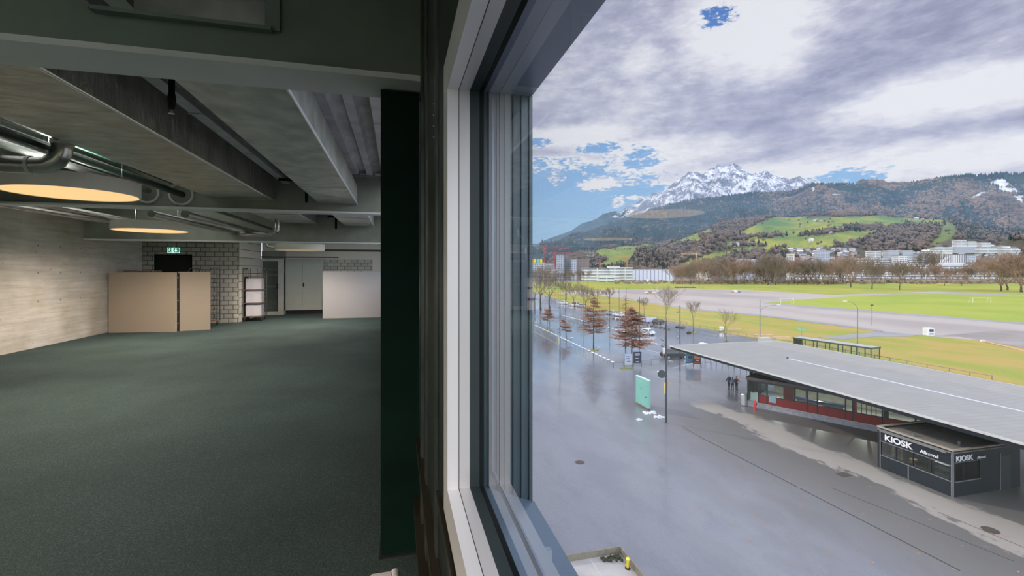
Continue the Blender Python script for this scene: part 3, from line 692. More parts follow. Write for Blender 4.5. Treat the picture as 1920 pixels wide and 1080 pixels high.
for s in (-1, 1):
    dd = MB().box(min(0, s * w) + .004, max(0, s * w) - .004, 0, .02, .14, 2.03).build('cabinet_door', cab_m, t)
    if s == 1: MB().box(.01, .05, -.025, .0, 1.0, 1.14).build('handle', rubber, dd)
struct('trim_11', MB().box(-2.6, XR, 17.0, 17.05, 2.27, 2.34), dark_metal)

# ---- radiator below the window
rw = M('white_radiator_enamel', (.72, .70, .74), .3, var=.02)
RX, RZ, RYE = -.035, .668, 1.47
t = thing('tube_radiator', 'white tube radiator under the window at the bottom edge', 'radiator', (RX, .5, 0))
mb = MB()
mb.cyl((.028, RYE - .5, RZ - .014), (.028, RYE - .535, RZ - .014), .014, n=24)
k = 0; yy = RYE - .5 - .03
MB().box(-.042, .016, RYE - .5 - .030, RYE - .5 - .008, .12, RZ - .002).build('end_panel', rw, t)
n = 0
while yy > -1.6 and n < 26:
    c = MB(); c.tube([(-.03, yy, .16), (-.03, yy, RZ - .05), (-.02, yy, RZ - .02), (.02, yy, RZ - .02), (.03, yy, RZ - .05), (.03, yy, .16)], .0115, 8)
    c.build('radiator_tube', rw, t, smooth=True); yy -= .062; n += 1
MB().cyl((0, RYE - .53, .15), (0, yy, .15), .024, n=16).cyl((0, RYE - .53, RZ - .035), (0, yy, RZ - .035), .018, n=16).build('header_pipe', rw, t)
MB().box(-.046, -.042, RYE - .52, RYE - .50, .12, RZ - .01).build('cover_edge', rw, t)
mb.build('end_cap', rw, t, smooth=False)
for fy in (.7, -.6): MB().cyl((.0, fy, 0), (.0, fy, .15), .012, n=10).build('foot_pipe', rw, t)
# ================================================================== OUTSIDE: GROUND
def ground_nodes():
    m = bpy.data.materials.new('wet_asphalt'); m.use_nodes = True; N = m.node_tree.nodes; L = m.node_tree.links; b = N['Principled BSDF']
    def mth(op, a, c=None, clamp=False):
        n = N.new('ShaderNodeMath'); n.operation = op; n.use_clamp = clamp
        for i, v in enumerate((a, c)):
            if v is None: continue
            if isinstance(v, (int, float)): n.inputs[i].default_value = v
            else: L.new(v, n.inputs[i])
        return n.outputs[0]
    def sm(v, a, c):
        n = N.new('ShaderNodeMapRange'); n.interpolation_type = 'SMOOTHSTEP'; L.new(v, n.inputs[0]); n.inputs[1].default_value = a; n.inputs[2].default_value = c; return n.outputs[0]
    def mix(f, a, c):
        n = N.new('ShaderNodeMix'); n.data_type = 'RGBA'; L.new(f, n.inputs[0])
        for i, v in ((6, a), (7, c)):
            if isinstance(v, tuple): n.inputs[i].default_value = (*v, 1)
            else: L.new(v, n.inputs[i])
        return n.outputs[2]
    g = N.new('ShaderNodeNewGeometry'); sep = N.new('ShaderNodeSeparateXYZ'); L.new(g.outputs['Position'], sep.inputs[0]); X, Y, Z = sep.outputs
    def nz(sc, det, st=(1, 1, 1), rough=.55):
        mp = N.new('ShaderNodeMapping'); mp.inputs['Scale'].default_value = st; L.new(g.outputs['Position'], mp.inputs[0])
        n = N.new('ShaderNodeTexNoise'); n.inputs['Scale'].default_value = sc; n.inputs['Detail'].default_value = det; n.inputs['Roughness'].default_value = rough; L.new(mp.outputs[0], n.inputs['Vector']); return n.outputs[0]
    big = nz(.06, 5, (1, .45, 1)); mid = nz(.35, 8, (1, .4, 1), .68); fine = nz(6, 5)
    # kerbside strip that has dried pale, along the kiosk and the canopy
    jag = nz(1.6, 8, (1, .5, 1), .7)
    xw = mth('ADD', mth('ADD', X, mth('MULTIPLY', mth('SUBTRACT', mid, .5), 5.0)), mth('MULTIPLY', mth('SUBTRACT', jag, .5), 3.2))
    dry = mth('MULTIPLY', sm(xw, 33.3, 33.7), sm(xw, 37.0, 36.2)); dry = mth('MULTIPLY', dry, sm(Y, 48.5, 44.5))
    near = mth('MULTIPLY', sm(xw, 19, 31), sm(Y, 54, 38))          # greyer, only damp
    farlot = sm(X, 58, 70)
    wet = mth('SUBTRACT', 1.0, mth('MAXIMUM', mth('MULTIPLY', near, .75), dry))
    c = mix(fine, (.15, .156, .19), (.20, .207, .245))
    c = mix(mth('MULTIPLY', sm(mid, .42, .62), .45), c, (.125, .128, .16))
    c = mix(mth('MULTIPLY', near, .9), c, (.118, .110, .106))
    c = mix(mth('MULTIPLY', dry, .8), c, (.33, .295, .27))
    L.new(c, b.inputs['Base Color'])
    r = N.new('ShaderNodeMapRange'); L.new(mth('ADD', mth('MULTIPLY', wet, .8), mth('MULTIPLY', mth('SUBTRACT', big, .5), 1.6)), r.inputs[0])
    r.inputs[1].default_value = 0; r.inputs[2].default_value = 1.1; r.inputs[3].default_value = .55; r.inputs[4].default_value = .10; L.new(r.outputs[0], b.inputs['Roughness'])
    b.inputs['Specular IOR Level'].default_value = .8
    cw = N.new('ShaderNodeMapRange'); L.new(mth('ADD', mth('MULTIPLY', wet, .75), mth('MULTIPLY', mth('SUBTRACT', big, .5), 1.4)), cw.inputs[0]); cw.inputs[1].default_value = .35; cw.inputs[2].default_value = .95; cw.inputs[4].default_value = .9; L.new(cw.outputs[0], b.inputs['Coat Weight']); b.inputs['Coat Roughness'].default_value = .06; b.inputs['Coat IOR'].default_value = 1.45
    bp = N.new('ShaderNodeBump'); bp.inputs['Strength'].default_value = .10; bp.inputs['Distance'].default_value = .01; L.new(fine, bp.inputs['Height']); L.new(bp.outputs[0], b.inputs['Normal'])
    MATS['wet_asphalt'] = m; return m
asphalt = ground_nodes()
grass = M('meadow_grass', (.30, .285, .06), .9, col2=(.21, .265, .055), scale=.05, stretch=(1, .5, 1), detail=9, spec=.1)
grass2 = M('ochre_grass', (.33, .25, .08), .9, col2=(.235, .255, .055), scale=.13, stretch=(1, .5, 1), detail=9, spec=.1)
pitch = M('playing_field_grass', (.23, .29, .055), .9, col2=(.28, .31, .06), scale=.04, detail=7, spec=.1)
gravel = M('pale_gravel_lot', (.255, .225, .225), .8, col2=(.33, .29, .28), scale=.03, stretch=(1, .4, 1), detail=9)
darkpath = M('grey_blue_path', (.20, .20, .23), .6, col2=(.25, .25, .27), scale=.1)
for m_ in (grass, grass2, pitch, gravel): e_ = m_.node_tree.nodes[m_['ramp']].color_ramp.elements; e_[0].position = .42; e_[1].position = .58
earth = M('far_ground', (.16, .17, .07), .9, var=.2, scale=.02)

pc = G(1163, 1025); pe = G(1055, 1046); pn = G(1205, 1080)
# rectangular light well by the building, square to the facade
px0, px1 = pe.x - 6.0, pc.x; py0, py1 = 3.0, pc.y
mb = MB(); xs = [-60, px0, px1, 72]; ys = [-60, py0, py1, 1500]
xs2 = [-400, px0, px1, 900]
for i in range(3):
    for j in range(3):
        if i == 1 and j == 1: continue
        mb.box(xs2[i], xs2[i + 1], ys[j], ys[j + 1], GZ - .05, GZ)
struct('ground', mb, asphalt, fix=False)
struct('far_terrain_base', MB().box(-4000, 9000, -3000, 9000, GZ - 8, GZ - 2), earth)
# light well
paving = M('pale_paving_slabs', (.33, .31, .32), .45, col2=(.42, .40, .41), scale=1.2)
kerb = M('weathered_kerb', (.20, .18, .14), .7, var=.2, scale=5)
struct('light_well_floor', MB().box(px0, px1, py0, py1, GZ - .42, GZ - .35), paving)
struct('light_well_kerb', MB().box(px0, px1 + .04, py1 - .03, py1 + .04, GZ - .4, GZ + .02).box(px1 - .03, px1 + .04, py0, py1 - .03, GZ - .4, GZ + .02), kerb)
joint = M('pale_joint', (.5, .48, .48), .6)
mb = MB()
for k in range(5): mb.box(px1 - 1.9 - k * 1.9, px1 - 1.86 - k * 1.9, py0, py1 - .1, GZ - .35, GZ - .346)
for k in range(5): mb.box(px0, px1 - .1, py1 - 2.2 - k * 2.2, py1 - 2.16 - k * 2.2, GZ - .35, GZ - .346)
struct('light_well_joints', mb, joint)
q = G(1177, 1066, GZ - .35); t = thing('yellow_marker_post', 'small yellow marker post inside the light well at the bottom edge', 'post', (q.x, q.y, GZ - .35))
yel = M('signal_yellow', (.75, .55, .03), .5)
MB().cyl((0, 0, 0), (0, 0, .05), .14, n=14).build('foot', rubber, t); MB().cyl((0, 0, .05), (0, 0, .42), .07, n=12).build('post_body', yel, t); MB().ball((0, 0, .5), .11, n=10).build('post_head', M('lime_yellow', (.65, .72, .03), .5), t, smooth=True)
random.seed(5)
mb = MB()
for k in range(60): a = random.uniform(0, 1.4); mb.ball((px1 - .25 - random.random() ** 2 * 1.1, py1 - .25 - random.random() ** 2 * .5, GZ - .32 + random.random() * .1), .07, n=5)
tag(mb.build('moss', M('dark_moss', (.035, .04, .015), .9)), 'dark moss clump growing in the light well corner', 'moss', kind='stuff')

def zone(name, pts, z, m, h=.04, **k):
    p = [G(x, y) for x, y in pts]; return struct(name, MB().prism([(a.x, a.y) for a in p], GZ, GZ + z), m, **k)
zone('meadow', [(1040, 560), (1090, 577), (1130, 585), (1190, 589), (1260, 603), (1320, 616), (1400, 632), (1480, 645), (1640, 672), (1780, 698), (1920, 724), (2400, 820), (4200, 760), (3000, 529), (1400, 526.5), (1000, 527.5), (960, 530), (1000, 548)], .05, grass2)
zone('far_meadow', [(1000, 548), (1090, 547), (1290, 541), (1500, 550), (1700, 556), (2100, 566), (4200, 640), (3000, 528.6), (1400, 526.3), (1000, 527.3), (960, 530)], .07, grass)
zone('gravel_lot', [(1045, 551), (1060, 547), (1150, 543), (1290, 541), (1420, 545), (1560, 553), (1680, 549), (1760, 546.5), (1920, 553), (2300, 566), (2300, 760), (1920, 653), (1860, 641), (1740, 631), (1655, 622), (1600, 615), (1500, 602), (1420, 592), (1300, 582), (1200, 566), (1130, 556), (1090, 553)], .09, gravel)
zone('playing_field', [(1437, 568), (1500, 562.5), (1600, 556), (1680, 552), (1760, 551), (1920, 556), (2300, 566), (2300, 655), (1920, 605), (1840, 600), (1760, 592), (1680, 587), (1600, 580.5), (1500, 573)], .12, pitch)
zone('field_path', [(1430, 568), (1437, 568), (1500, 573), (1600, 580.5), (1680, 587), (1760, 592), (1840, 600), (1920, 605), (1920, 609), (1760, 596), (1600, 584), (1500, 576)], .13, darkpath)
zone('lot_edge_path', [(1090, 550.5), (1200, 563), (1300, 579.5), (1420, 590), (1500, 599.5), (1600, 612.5), (1655, 620), (1655, 623), (1600, 615.5), (1500, 602), (1420, 592), (1300, 581.5), (1200, 564.5), (1090, 551.5)], .13, darkpath)
zone('side_path', [(1535, 633), (1610, 627), (1650, 622), (1720, 629), (1700, 632), (1640, 632), (1580, 637)], .13, darkpath)
zone('grass_corner', [(1190, 560), (1045, 562), (1060, 556), (1100, 558)], .1, grass)
mud = M('muddy_patch', (.20, .17, .16), .35, col2=(.30, .27, .26), scale=.12, detail=8)
zone('muddy_patch', [(1745, 631), (1800, 632), (1850, 641), (1920, 653), (1920, 622), (1880, 619), (1820, 625)], .12, mud)
# grass islands of the car park
for i, (x, y, w) in enumerate([(1026, 620.5, 18), (1063, 637, 20), (1112, 657.5, 22), (1175, 690.5, 28), (1000, 608, 10), (1300, 624, 12), (1362, 639, 12)]):
    p = G(x, y); a = w * (p - EYE).dot(FW) / FPX * .5
    mb = MB(); v = []
    for k in range(20):
        an = 2 * pi * k / 20; v.append((p.x + cos(an) * a * 1.0, p.y + sin(an) * a * .45))
    o = mb.prism(v, GZ, GZ + .10).build('planting_island_%d' % (i + 1), M('island_grass', (.18, .21, .05), .9, col2=(.26, .22, .07), scale=1)); tag(o, kind='structure')
# seams and lane lines
seam = M('tar_seam', (.035, .033, .035), .5)
def strip_(name, p0, p1, w, m, z=.006):
    a, b = G(*p0), G(*p1); d = (b - a).normalized(); n = Vector((-d.y, d.x, 0)) * w / 2
    return struct(name, MB().prism([((a + n).x, (a + n).y), ((a - n).x, (a - n).y), ((b - n).x, (b - n).y), ((b + n).x, (b + n).y)], GZ, GZ + z), m)
strip_('tar_seam_1', (1310, 818), (1800, 1070), .09, seam); strip_('tar_seam_2', (1280, 800), (1310, 818), .06, seam)
strip_('tar_seam_3', (1560, 915), (1900, 1052), .05, seam); strip_('tar_seam_4', (1760, 960), (2000, 1060), .05, M('dark_gutter', (.06, .058, .058), .5))
lane = M('worn_white_paint', (.48, .48, .50), .6, var=.2, scale=3)
k = 0
for (x0, y0, x1, y1) in ((1200, 652, 1245, 664), (1240, 671, 1262, 678), (1262, 690, 1300, 681), (1295, 620, 1345, 629), (1300, 613, 1345, 622), (1330, 617, 1370, 626)):
    k += 1; strip_('lane_line_%d' % k, (x0, y0), (x1, y1), .14, lane)
iron = M('cast_iron', (.09, .075, .065), .6, metal=.3, var=.3, scale=8)
for i, (x, y, r, lb) in enumerate([(1857, 994, .42, 'round iron manhole cover in the road near the kiosk'), (1087, 867, .38, 'round iron manhole cover in the wet plaza near the window edge')]):
    p = G(x, y); o = MB().cyl((0, 0, 0), (0, 0, .012), r, n=28).cyl((0, 0, .012), (0, 0, .018), r * .8, n=28).build('manhole_cover', iron); o.location = (p.x, p.y, GZ); tag(o, lb, 'manhole cover')
p = G(1582, 890); o = MB().box(-.45, .45, -.35, .35, 0, .012).box(-.4, .4, -.3, .3, .012, .018).build('drain_grate', iron); o.location = (p.x, p.y, GZ); tag(o, 'square iron drain cover in the road before the kiosk', 'drain cover')

# ================================================================== MOUNTAINS AND HILLS
def interp(tab, x):
    if x <= tab[0][0]: return tab[0][1]
    for (a, b), (c, d) in zip(tab[:-1], tab[1:]):
        if x <= c: return b + (d - b) * (x - a) / (c - a)
    return tab[-1][1]
def inpoly(p, poly):
    x, y = p; r = False; n = len(poly); j = n - 1
    for i in range(n):
        xi, yi = poly[i]; xj, yj = poly[j]
        if (yi > y) != (yj > y) and x < (xj - xi) * (y - yi) / (yj - yi) + xi: r = not r
        j = i
    return r
def fbm(x, y, z=0, o=5): return noise.fractal(Vector((x, y, z)), 1.0, 2.0, o)
CREST_P = [(940, 480), (985, 463), (996, 458), (1010, 457), (1022, 450), (1052, 439), (1072, 432), (1090, 420), (1120, 410), (1130, 402), (1142, 399), (1155, 395), (1162, 399), (1175, 387), (1195, 380), (1210, 369), (1218, 368), (1225, 362), (1240, 361), (1255, 350), (1272, 337), (1282, 328), (1292, 321), (1300, 323), (1307, 322), (1315, 325), (1325, 321), (1335, 315), (1341, 316), (1346, 307), (1352, 313), (1360, 310), (1367, 311), (1375, 305), (1382, 309), (1390, 315), (1400, 322), (1410, 327), (1418, 323), (1427, 322), (1437, 319), (1447, 326), (1460, 331), (1470, 331), (1480, 337), (1490, 334), (1500, 331), (1508, 336), (1520, 345), (1545, 360), (1600, 380), (2000, 400)]
CREST_H = [(900, 500), (1000, 474), (1030, 462), (1065, 451), (1102, 438), (1140, 421), (1165, 412), (1215, 396), (1252, 387), (1285, 380), (1340, 373), (1380, 366), (1415, 361), (1455, 361), (1480, 362), (1497, 357), (1522, 346), (1565, 345), (1602, 346), (1615, 340), (1655, 343), (1665, 347), (1700, 346), (1735, 339), (1770, 333), (1810, 327), (1840, 330), (1877, 326), (1920, 328), (2100, 330), (2600, 350)]
CREST_L = [(900, 505), (1000, 498), (1060, 487), (1080, 477), (1130, 466), (1177, 459), (1230, 456), (1280, 446), (1335, 428), (1365, 418), (1400, 411), (1440, 407), (1500, 404), (1560, 401), (1650, 403), (1760, 411), (1800, 420), (1860, 430), (1920, 436), (2100, 440), (2600, 450)]
def layer(crest, x0, x1, nx, rows, d0, d1f, power, rough, rscale, yfoot=None, zfoot=GZ - 2, seed=0):
    """rows of points from the foot at depth d0 up to the crest at depth d1f(x); returns grid of world points"""
    pts = []
    for j in range(rows + 1):
        t = j / rows; row = []
        for i in range(nx + 1):
            px = x0 + (x1 - x0) * i / nx; d1 = d1f(px); cy_ = interp(crest, px) + (fbm(px * .018, 2.2, 0, 4) * 5 if crest is CREST_L else 0)
            zc = EYE.z + (HZ - cy_) / FPX * d1
            d = d0 + (d1 - d0) * t; z = zfoot + (zc - zfoot) * (t ** power)
            p = GD(px, d); w = min(1, t * 4) * (1 - t) * 4 * .5
            n = fbm(p.x * rscale + seed, p.y * rscale, 0, 6) * rough * (w + (.06 if t > .98 else 0))
            p.z = z + n; row.append(p)
        pts.append(row)
    # back slope
    row = []
    for i in range(nx + 1):
        q = pts[-1][i]; px = x0 + (x1 - x0) * i / nx; p = GD(px, d1f(px) * 1.25); p.z = zfoot; row.append(p)
    pts.append(row); return pts
def grid_obj(name, pts, mats, colfn=None, matfn=None):
    R = len(pts); Cn = len(pts[0]); v = [p for r in pts for p in r]; f = []; mi = []
    for j in range(R - 1):
        for i in range(Cn - 1): a = j * Cn + i; f.append((a, a + 1, a + Cn + 1, a + Cn))
    me = bpy.data.meshes.new(name); me.from_pydata([tuple(p) for p in v], [], f)
    for m in (mats if isinstance(mats, list) else [mats]): me.materials.append(m)
    if colfn:
        at = me.color_attributes.new('land', 'FLOAT_COLOR', 'POINT'); dat = []
        for j in range(R):
            for i in range(Cn): dat += [*colfn(pts[j][i], j / (R - 2)), 1.0]
        at.data.foreach_set('color', dat)
    me.polygons.foreach_set('use_smooth', [True] * len(me.polygons)); o = bpy.data.objects.new(name, me); C.objects.link(o); tag(o, kind='structure'); return o
def land_mat(name, nscale, amt=.25, bump=0, bs=.01, dist=10):
    m = bpy.data.materials.new(name); m.use_nodes = True; N = m.node_tree.nodes; L = m.node_tree.links; b = N['Principled BSDF']; b.inputs['Roughness'].default_value = .95; b.inputs['Specular IOR Level'].default_value = .05
    a = N.new('ShaderNodeVertexColor'); a.layer_name = 'land'; g = N.new('ShaderNodeNewGeometry')
    n = N.new('ShaderNodeTexNoise'); n.inputs['Scale'].default_value = nscale; n.inputs['Detail'].default_value = 8; n.inputs['Roughness'].default_value = .65; L.new(g.outputs['Position'], n.inputs['Vector'])
    mr = N.new('ShaderNodeMapRange'); L.new(n.outputs[0], mr.inputs[0]); mr.inputs[1].default_value = .3; mr.inputs[2].default_value = .7; mr.inputs[3].default_value = 1 - amt; mr.inputs[4].default_value = 1 + amt
    mx = N.new('ShaderNodeVectorMath'); mx.operation = 'MULTIPLY'; L.new(a.outputs[0], mx.inputs[0]); cc = N.new('ShaderNodeCombineXYZ')
    for i in range(3): L.new(mr.outputs[0], cc.inputs[i])
    L.new(cc.outputs[0], mx.inputs[1]); L.new(mx.outputs[0], b.inputs['Base Color'])
    if bump:
        bp = N.new('ShaderNodeBump'); bp.inputs['Strength'].default_value = bump; bp.inputs['Distance'].default_value = dist; L.new(n.outputs[0], bp.inputs['Height']); L.new(bp.outputs[0], b.inputs['Normal'])
    return m
# snow mountain
def dP(px): return 8200.0
ptsP = layer(CREST_P, 940, 1640, 560, 150, 5600, dP, 1.0, 420, .0012, seed=3.3, zfoot=-100)
# ribs and gullies running down from the crest
for j, row in enumerate(ptsP[:-1]):
    t = j / 150
    for i, p in enumerate(row):
        px = 940 + 700 * i / 560
        r = noise.ridged_multi_fractal(Vector((px * .022 + t * 1.2, t * 2.2, 1.7)), 1.0, 2.1, 6, 1.0, 2.0)
        w = (1 - t) * min(1, t * 3) if t < 1 else 0
        p.z += (r - 1.1) * 150 * min(1, (1 - t) * 5) * min(1, t * 3) * min(1, max(.12, (px - 1120) / 130))
def colP(p, t):
    x, y = proj(p)
    line = interp([(940, 330), (1150, 372), (1200, 392), (1260, 398), (1400, 382), (1520, 365), (1600, 350)], x)
    n = fbm(p.x * .006, p.y * .006, p.z * .007, 7); n2 = fbm(p.x * .03, p.y * .03, p.z * .03, 5)
    snow = (line - y) / 150 + n * 2.0 + n2 * 1.9 - .02
    # broad snow couloir between the two summits
    if inpoly((x, y), [(1392, 372), (1340, 385), (1360, 365), (1395, 335), (1412, 328), (1412, 345), (1400, 360)]): snow += 1.2
    snow -= max(0, (1185 - x) / 40.0); snow = max(0, min(1, snow)); rock = (.13, .14, .19); forest = (.028, .040, .040); k = max(0, min(1, (line + 14 - y) / 10)); base = [f + (r - f) * k for f, r in zip(forest, rock)]
    return [b_ + (s_ - b_) * snow for b_, s_ in zip(base, (.52, .54, .63))]
grid_obj('snow_mountain', ptsP, land_mat('rock_and_snow', .012, .25, .8, dist=25), colP)
# wooded mountain
def dH(px): return interp([(900, 4800), (1300, 5000), (1500, 4400), (1920, 3700), (2600, 3700)], px)
ptsH = layer(CREST_H, 900, 2300, 560, 90, 2700, dH, .95, 200, .0018, seed=9.1)
SNOWH = [[(1858, 340), (1880, 335), (1892, 342), (1900, 350), (1880, 352), (1862, 348)], [(1865, 352), (1905, 352), (1912, 362), (1895, 364), (1868, 358)], [(1555, 364), (1578, 363), (1578, 368), (1558, 368)], [(1898, 368), (1920, 366), (1920, 385), (1905, 378)], [(1519, 352), (1529, 352), (1529, 362), (1522, 362)], [(1815, 372), (1840, 360), (1855, 358), (1850, 366), (1822, 376)]]
def colH(p, t):
    x, y = proj(p)
    for s in SNOWH:
        if inpoly((x + fbm(p.x * .03, p.y * .03) * 5, y + fbm(p.y * .03, p.x * .03) * 3), s): return (.5, .52, .58)
    return (.035, .045, .035)
oH = grid_obj('wooded_mountain', ptsH, land_mat('forest_floor', .02, .4), colH)
MEAD = [[(1238, 466), (1265, 452), (1330, 428), (1347, 432), (1312, 443), (1320, 452), (1270, 458), (1245, 468)],
        [(1078, 479), (1130, 466), (1215, 458), (1236, 462), (1190, 468), (1202, 482), (1165, 500), (1110, 506), (1135, 486), (1108, 474)],
        [(1385, 436), (1440, 408), (1520, 406), (1640, 404), (1775, 412), (1768, 424), (1700, 420), (1655, 426), (1560, 431), (1520, 438), (1450, 440), (1400, 447)],
        [(1340, 455), (1400, 450), (1480, 440), (1560, 432), (1648, 430), (1640, 441), (1590, 455), (1500, 472), (1486, 464), (1430, 470), (1360, 482), (1290, 504), (1255, 506), (1310, 482), (1372, 466)],
        [(1730, 472), (1778, 455), (1798, 440), (1788, 418), (1778, 414), (1766, 424), (1760, 440), (1745, 455)]]
HEDGE = [[(1500, 440), (1560, 432), (1612, 424), (1620, 428), (1560, 438), (1505, 444)], [(1580, 428), (1650, 424), (1655, 428), (1600, 433)], [(1360, 461), (1384, 455), (1420, 458), (1440, 454), (1440, 460), (1380, 464)], [(1375, 475), (1400, 473), (1480, 470), (1478, 476), (1400, 478)]]
def dL(px): return interp([(900, 2100), (1400, 2600), (1920, 2300), (2600, 2300)], px)
ptsL = layer(CREST_L, 900, 2300, 700, 110, 1150, dL, 1.1, 55, .0035, seed=5.5)
def meadow_at(x, y):
    for m in HEDGE:
        if inpoly((x, y), m): return False
    for i, m in enumerate(MEAD):
        if inpoly((x, y), m): return i + 1
    return False
def colL(p, t):
    x, y = proj(p); n = fbm(p.x * .02, p.y * .02)
    k = meadow_at(x + n * 4 + fbm(p.x * .004, p.y * .004, 7) * 14, y + n * 2 + fbm(p.x * .004, p.y * .004, 2) * 6)
    if k == 5: return (.12, .15, .055)
    if k:
        b = max(-.3, min(1.2, fbm(p.x * .007 + 4, p.y * .007) * 1.2 + .35 + (y - 425) * .012))
        return (.115 + .11 * b, .17 + .07 * b, .06) if k != 2 else (.10 + .06 * b, .145 + .055 * b, .065)
    return (.085, .075, .055)
oL = grid_obj('meadow_hill', ptsL, land_mat('hill_land', .03, .25), colL)

# forests on both slopes: one mass of crowns each, nobody could count them
def crowns(name, pts, rows, n, mat_, size, conifer, label, skip=None, sel=None, seed=1, ymin=0):
    rnd = random.Random(seed); mb = MB(); R = rows; Cn = len(pts[0]); c = 0; tries = 0
    while c < n and tries < n * 12:
        tries += 1
        u = rnd.random() * (Cn - 2); t = rnd.random() ** .8 * (R - .001); j = int(t); i = int(u); fu, ft = u - i, t - j
        a = pts[j][i].lerp(pts[j][i + 1], fu); b = pts[j + 1][i].lerp(pts[j + 1][i + 1], fu); p = a.lerp(b, ft)
        x, y = proj(p)
        if x < 985 or x > 2050: continue
        nn = fbm(p.x * .0022, p.y * .0022, 3)
        if sel and not sel(x, y, nn, rnd): continue
        if skip and skip(x, y): continue
        s = size * rnd.uniform(.6, 1.25)
        if conifer:
            k = 5; v = [p + Vector((cos(2 * pi * q / k) * s * .30, sin(2 * pi * q / k) * s * .30, -s * .1)) for q in range(k)] + [p + Vector((0, 0, s * 1.05))]
            mb.add(v, [(q, (q + 1) % k, k) for q in range(k)])
        else:
            k = 6; h0 = rnd.random() * pi; v = [p + Vector((0, 0, -s * .1))]
            for zz, rr in ((.22, .36), (.55, .42)): v += [p + Vector((cos(h0 + 2 * pi * q / k) * s * rr * rnd.uniform(.75, 1.2), sin(h0 + 2 * pi * q / k) * s * rr * rnd.uniform(.75, 1.2), s * zz)) for q in range(k)]
            v.append(p + Vector((0, 0, s * .85))); f = [(0, 1 + (q + 1) % k, 1 + q) for q in range(k)] + [(1 + q, 1 + (q + 1) % k, 1 + k + (q + 1) % k, 1 + k + q) for q in range(k)] + [(1 + k + q, 1 + k + (q + 1) % k, 1 + 2 * k) for q in range(k)]
            mb.add(v, f)
        c += 1
    return tag(mb.build(name, mat_, fix=False), label, 'forest', kind='stuff')
dec = M('bare_forest', (.085, .066, .058), .95, col2=(.17, .130, .108), scale=.03, detail=9, spec=.05)
dec2 = M('bare_forest_rust', (.07, .052, .04), .95, col2=(.21, .145, .095), scale=.006, detail=9, spec=.05)
con = M('conifer_forest', (.010, .022, .022), .95, col2=(.045, .062, .045), scale=.006, detail=9, spec=.05)
snowskip = lambda x, y: any(inpoly((x, y), s) for s in SNOWH)
crowns('conifer_forest', ptsH, 90, 20000, con, 30, True, 'dark conifer woods covering the big middle slope', skip=snowskip, sel=lambda x, y, n, r: r.random() < (.9 if x < 1450 else .5 + n * 1.2), seed=2)
crowns('bare_forest', ptsH, 90, 13000, dec2, 27, False, 'bare brown woods mixed over the big middle slope and its skyline', skip=snowskip, sel=lambda x, y, n, r: r.random() < (.15 if x < 1420 else .55 - n * 1.2), seed=3)
def inwood(x, y): return not meadow_at(x + fbm(x * .05, y * .1, 7) * 10, y + fbm(x * .05, y * .1, 2) * 4)
town = [(1480, 500), (1480, 466), (1600, 462), (1640, 478), (1740, 470), (1790, 448), (1900, 450), (1960, 470), (1960, 500)]
crowns('bare_forest', ptsL, 110, 15000, dec, 17, False, 'bare grey brown woods between the green hill meadows', sel=lambda x, y, n, r: inwood(x, y) and (not inpoly((x, y), town) or r.random() < .05) and r.random() < .75 + n, seed=4)
crowns('conifer_forest', ptsL, 110, 6000, con, 19, True, 'dark conifers between the green hill meadows', sel=lambda x, y, n, r: inwood(x, y) and not inpoly((x, y), town) and (r.random() < .25 + n * 1.5 or x > 1770), seed=6)
crowns('hedge_trees', ptsL, 110, 90, dec, 11, False, 'scattered bare trees dotting the green hill meadows', sel=lambda x, y, n, r: bool(meadow_at(x, y)), seed=8)
# ================================================================== BUILT THINGS OUTSIDE
concrete_g = M('grey_plinth_concrete', (.32, .32, .35), .7, var=.2, scale=3)
alu = M('galvanised_pole', (.22, .24, .26), .4, metal=.4, var=.1)
pole_dark = M('dark_grey_pole', (.06, .065, .075), .45, metal=.3)
anth = M('anthracite_metal', (.015, .020, .029), .4, metal=.1, var=.12, scale=2, spec=.35)
frame_teal = M('dark_teal_steel', (.028, .045, .05), .4, metal=.3)
glazing = glass_mat('shelter_glass', 1.4, (.85, .92, .90))
red = M('dark_red_panel', (.24, .025, .025), .45, var=.1, scale=2)
white_m = M('white_lacquer', (.7, .7, .7), .4, var=.03)
fix_snow = M('old_snow', (.58, .60, .66), .7, var=.05, scale=4)

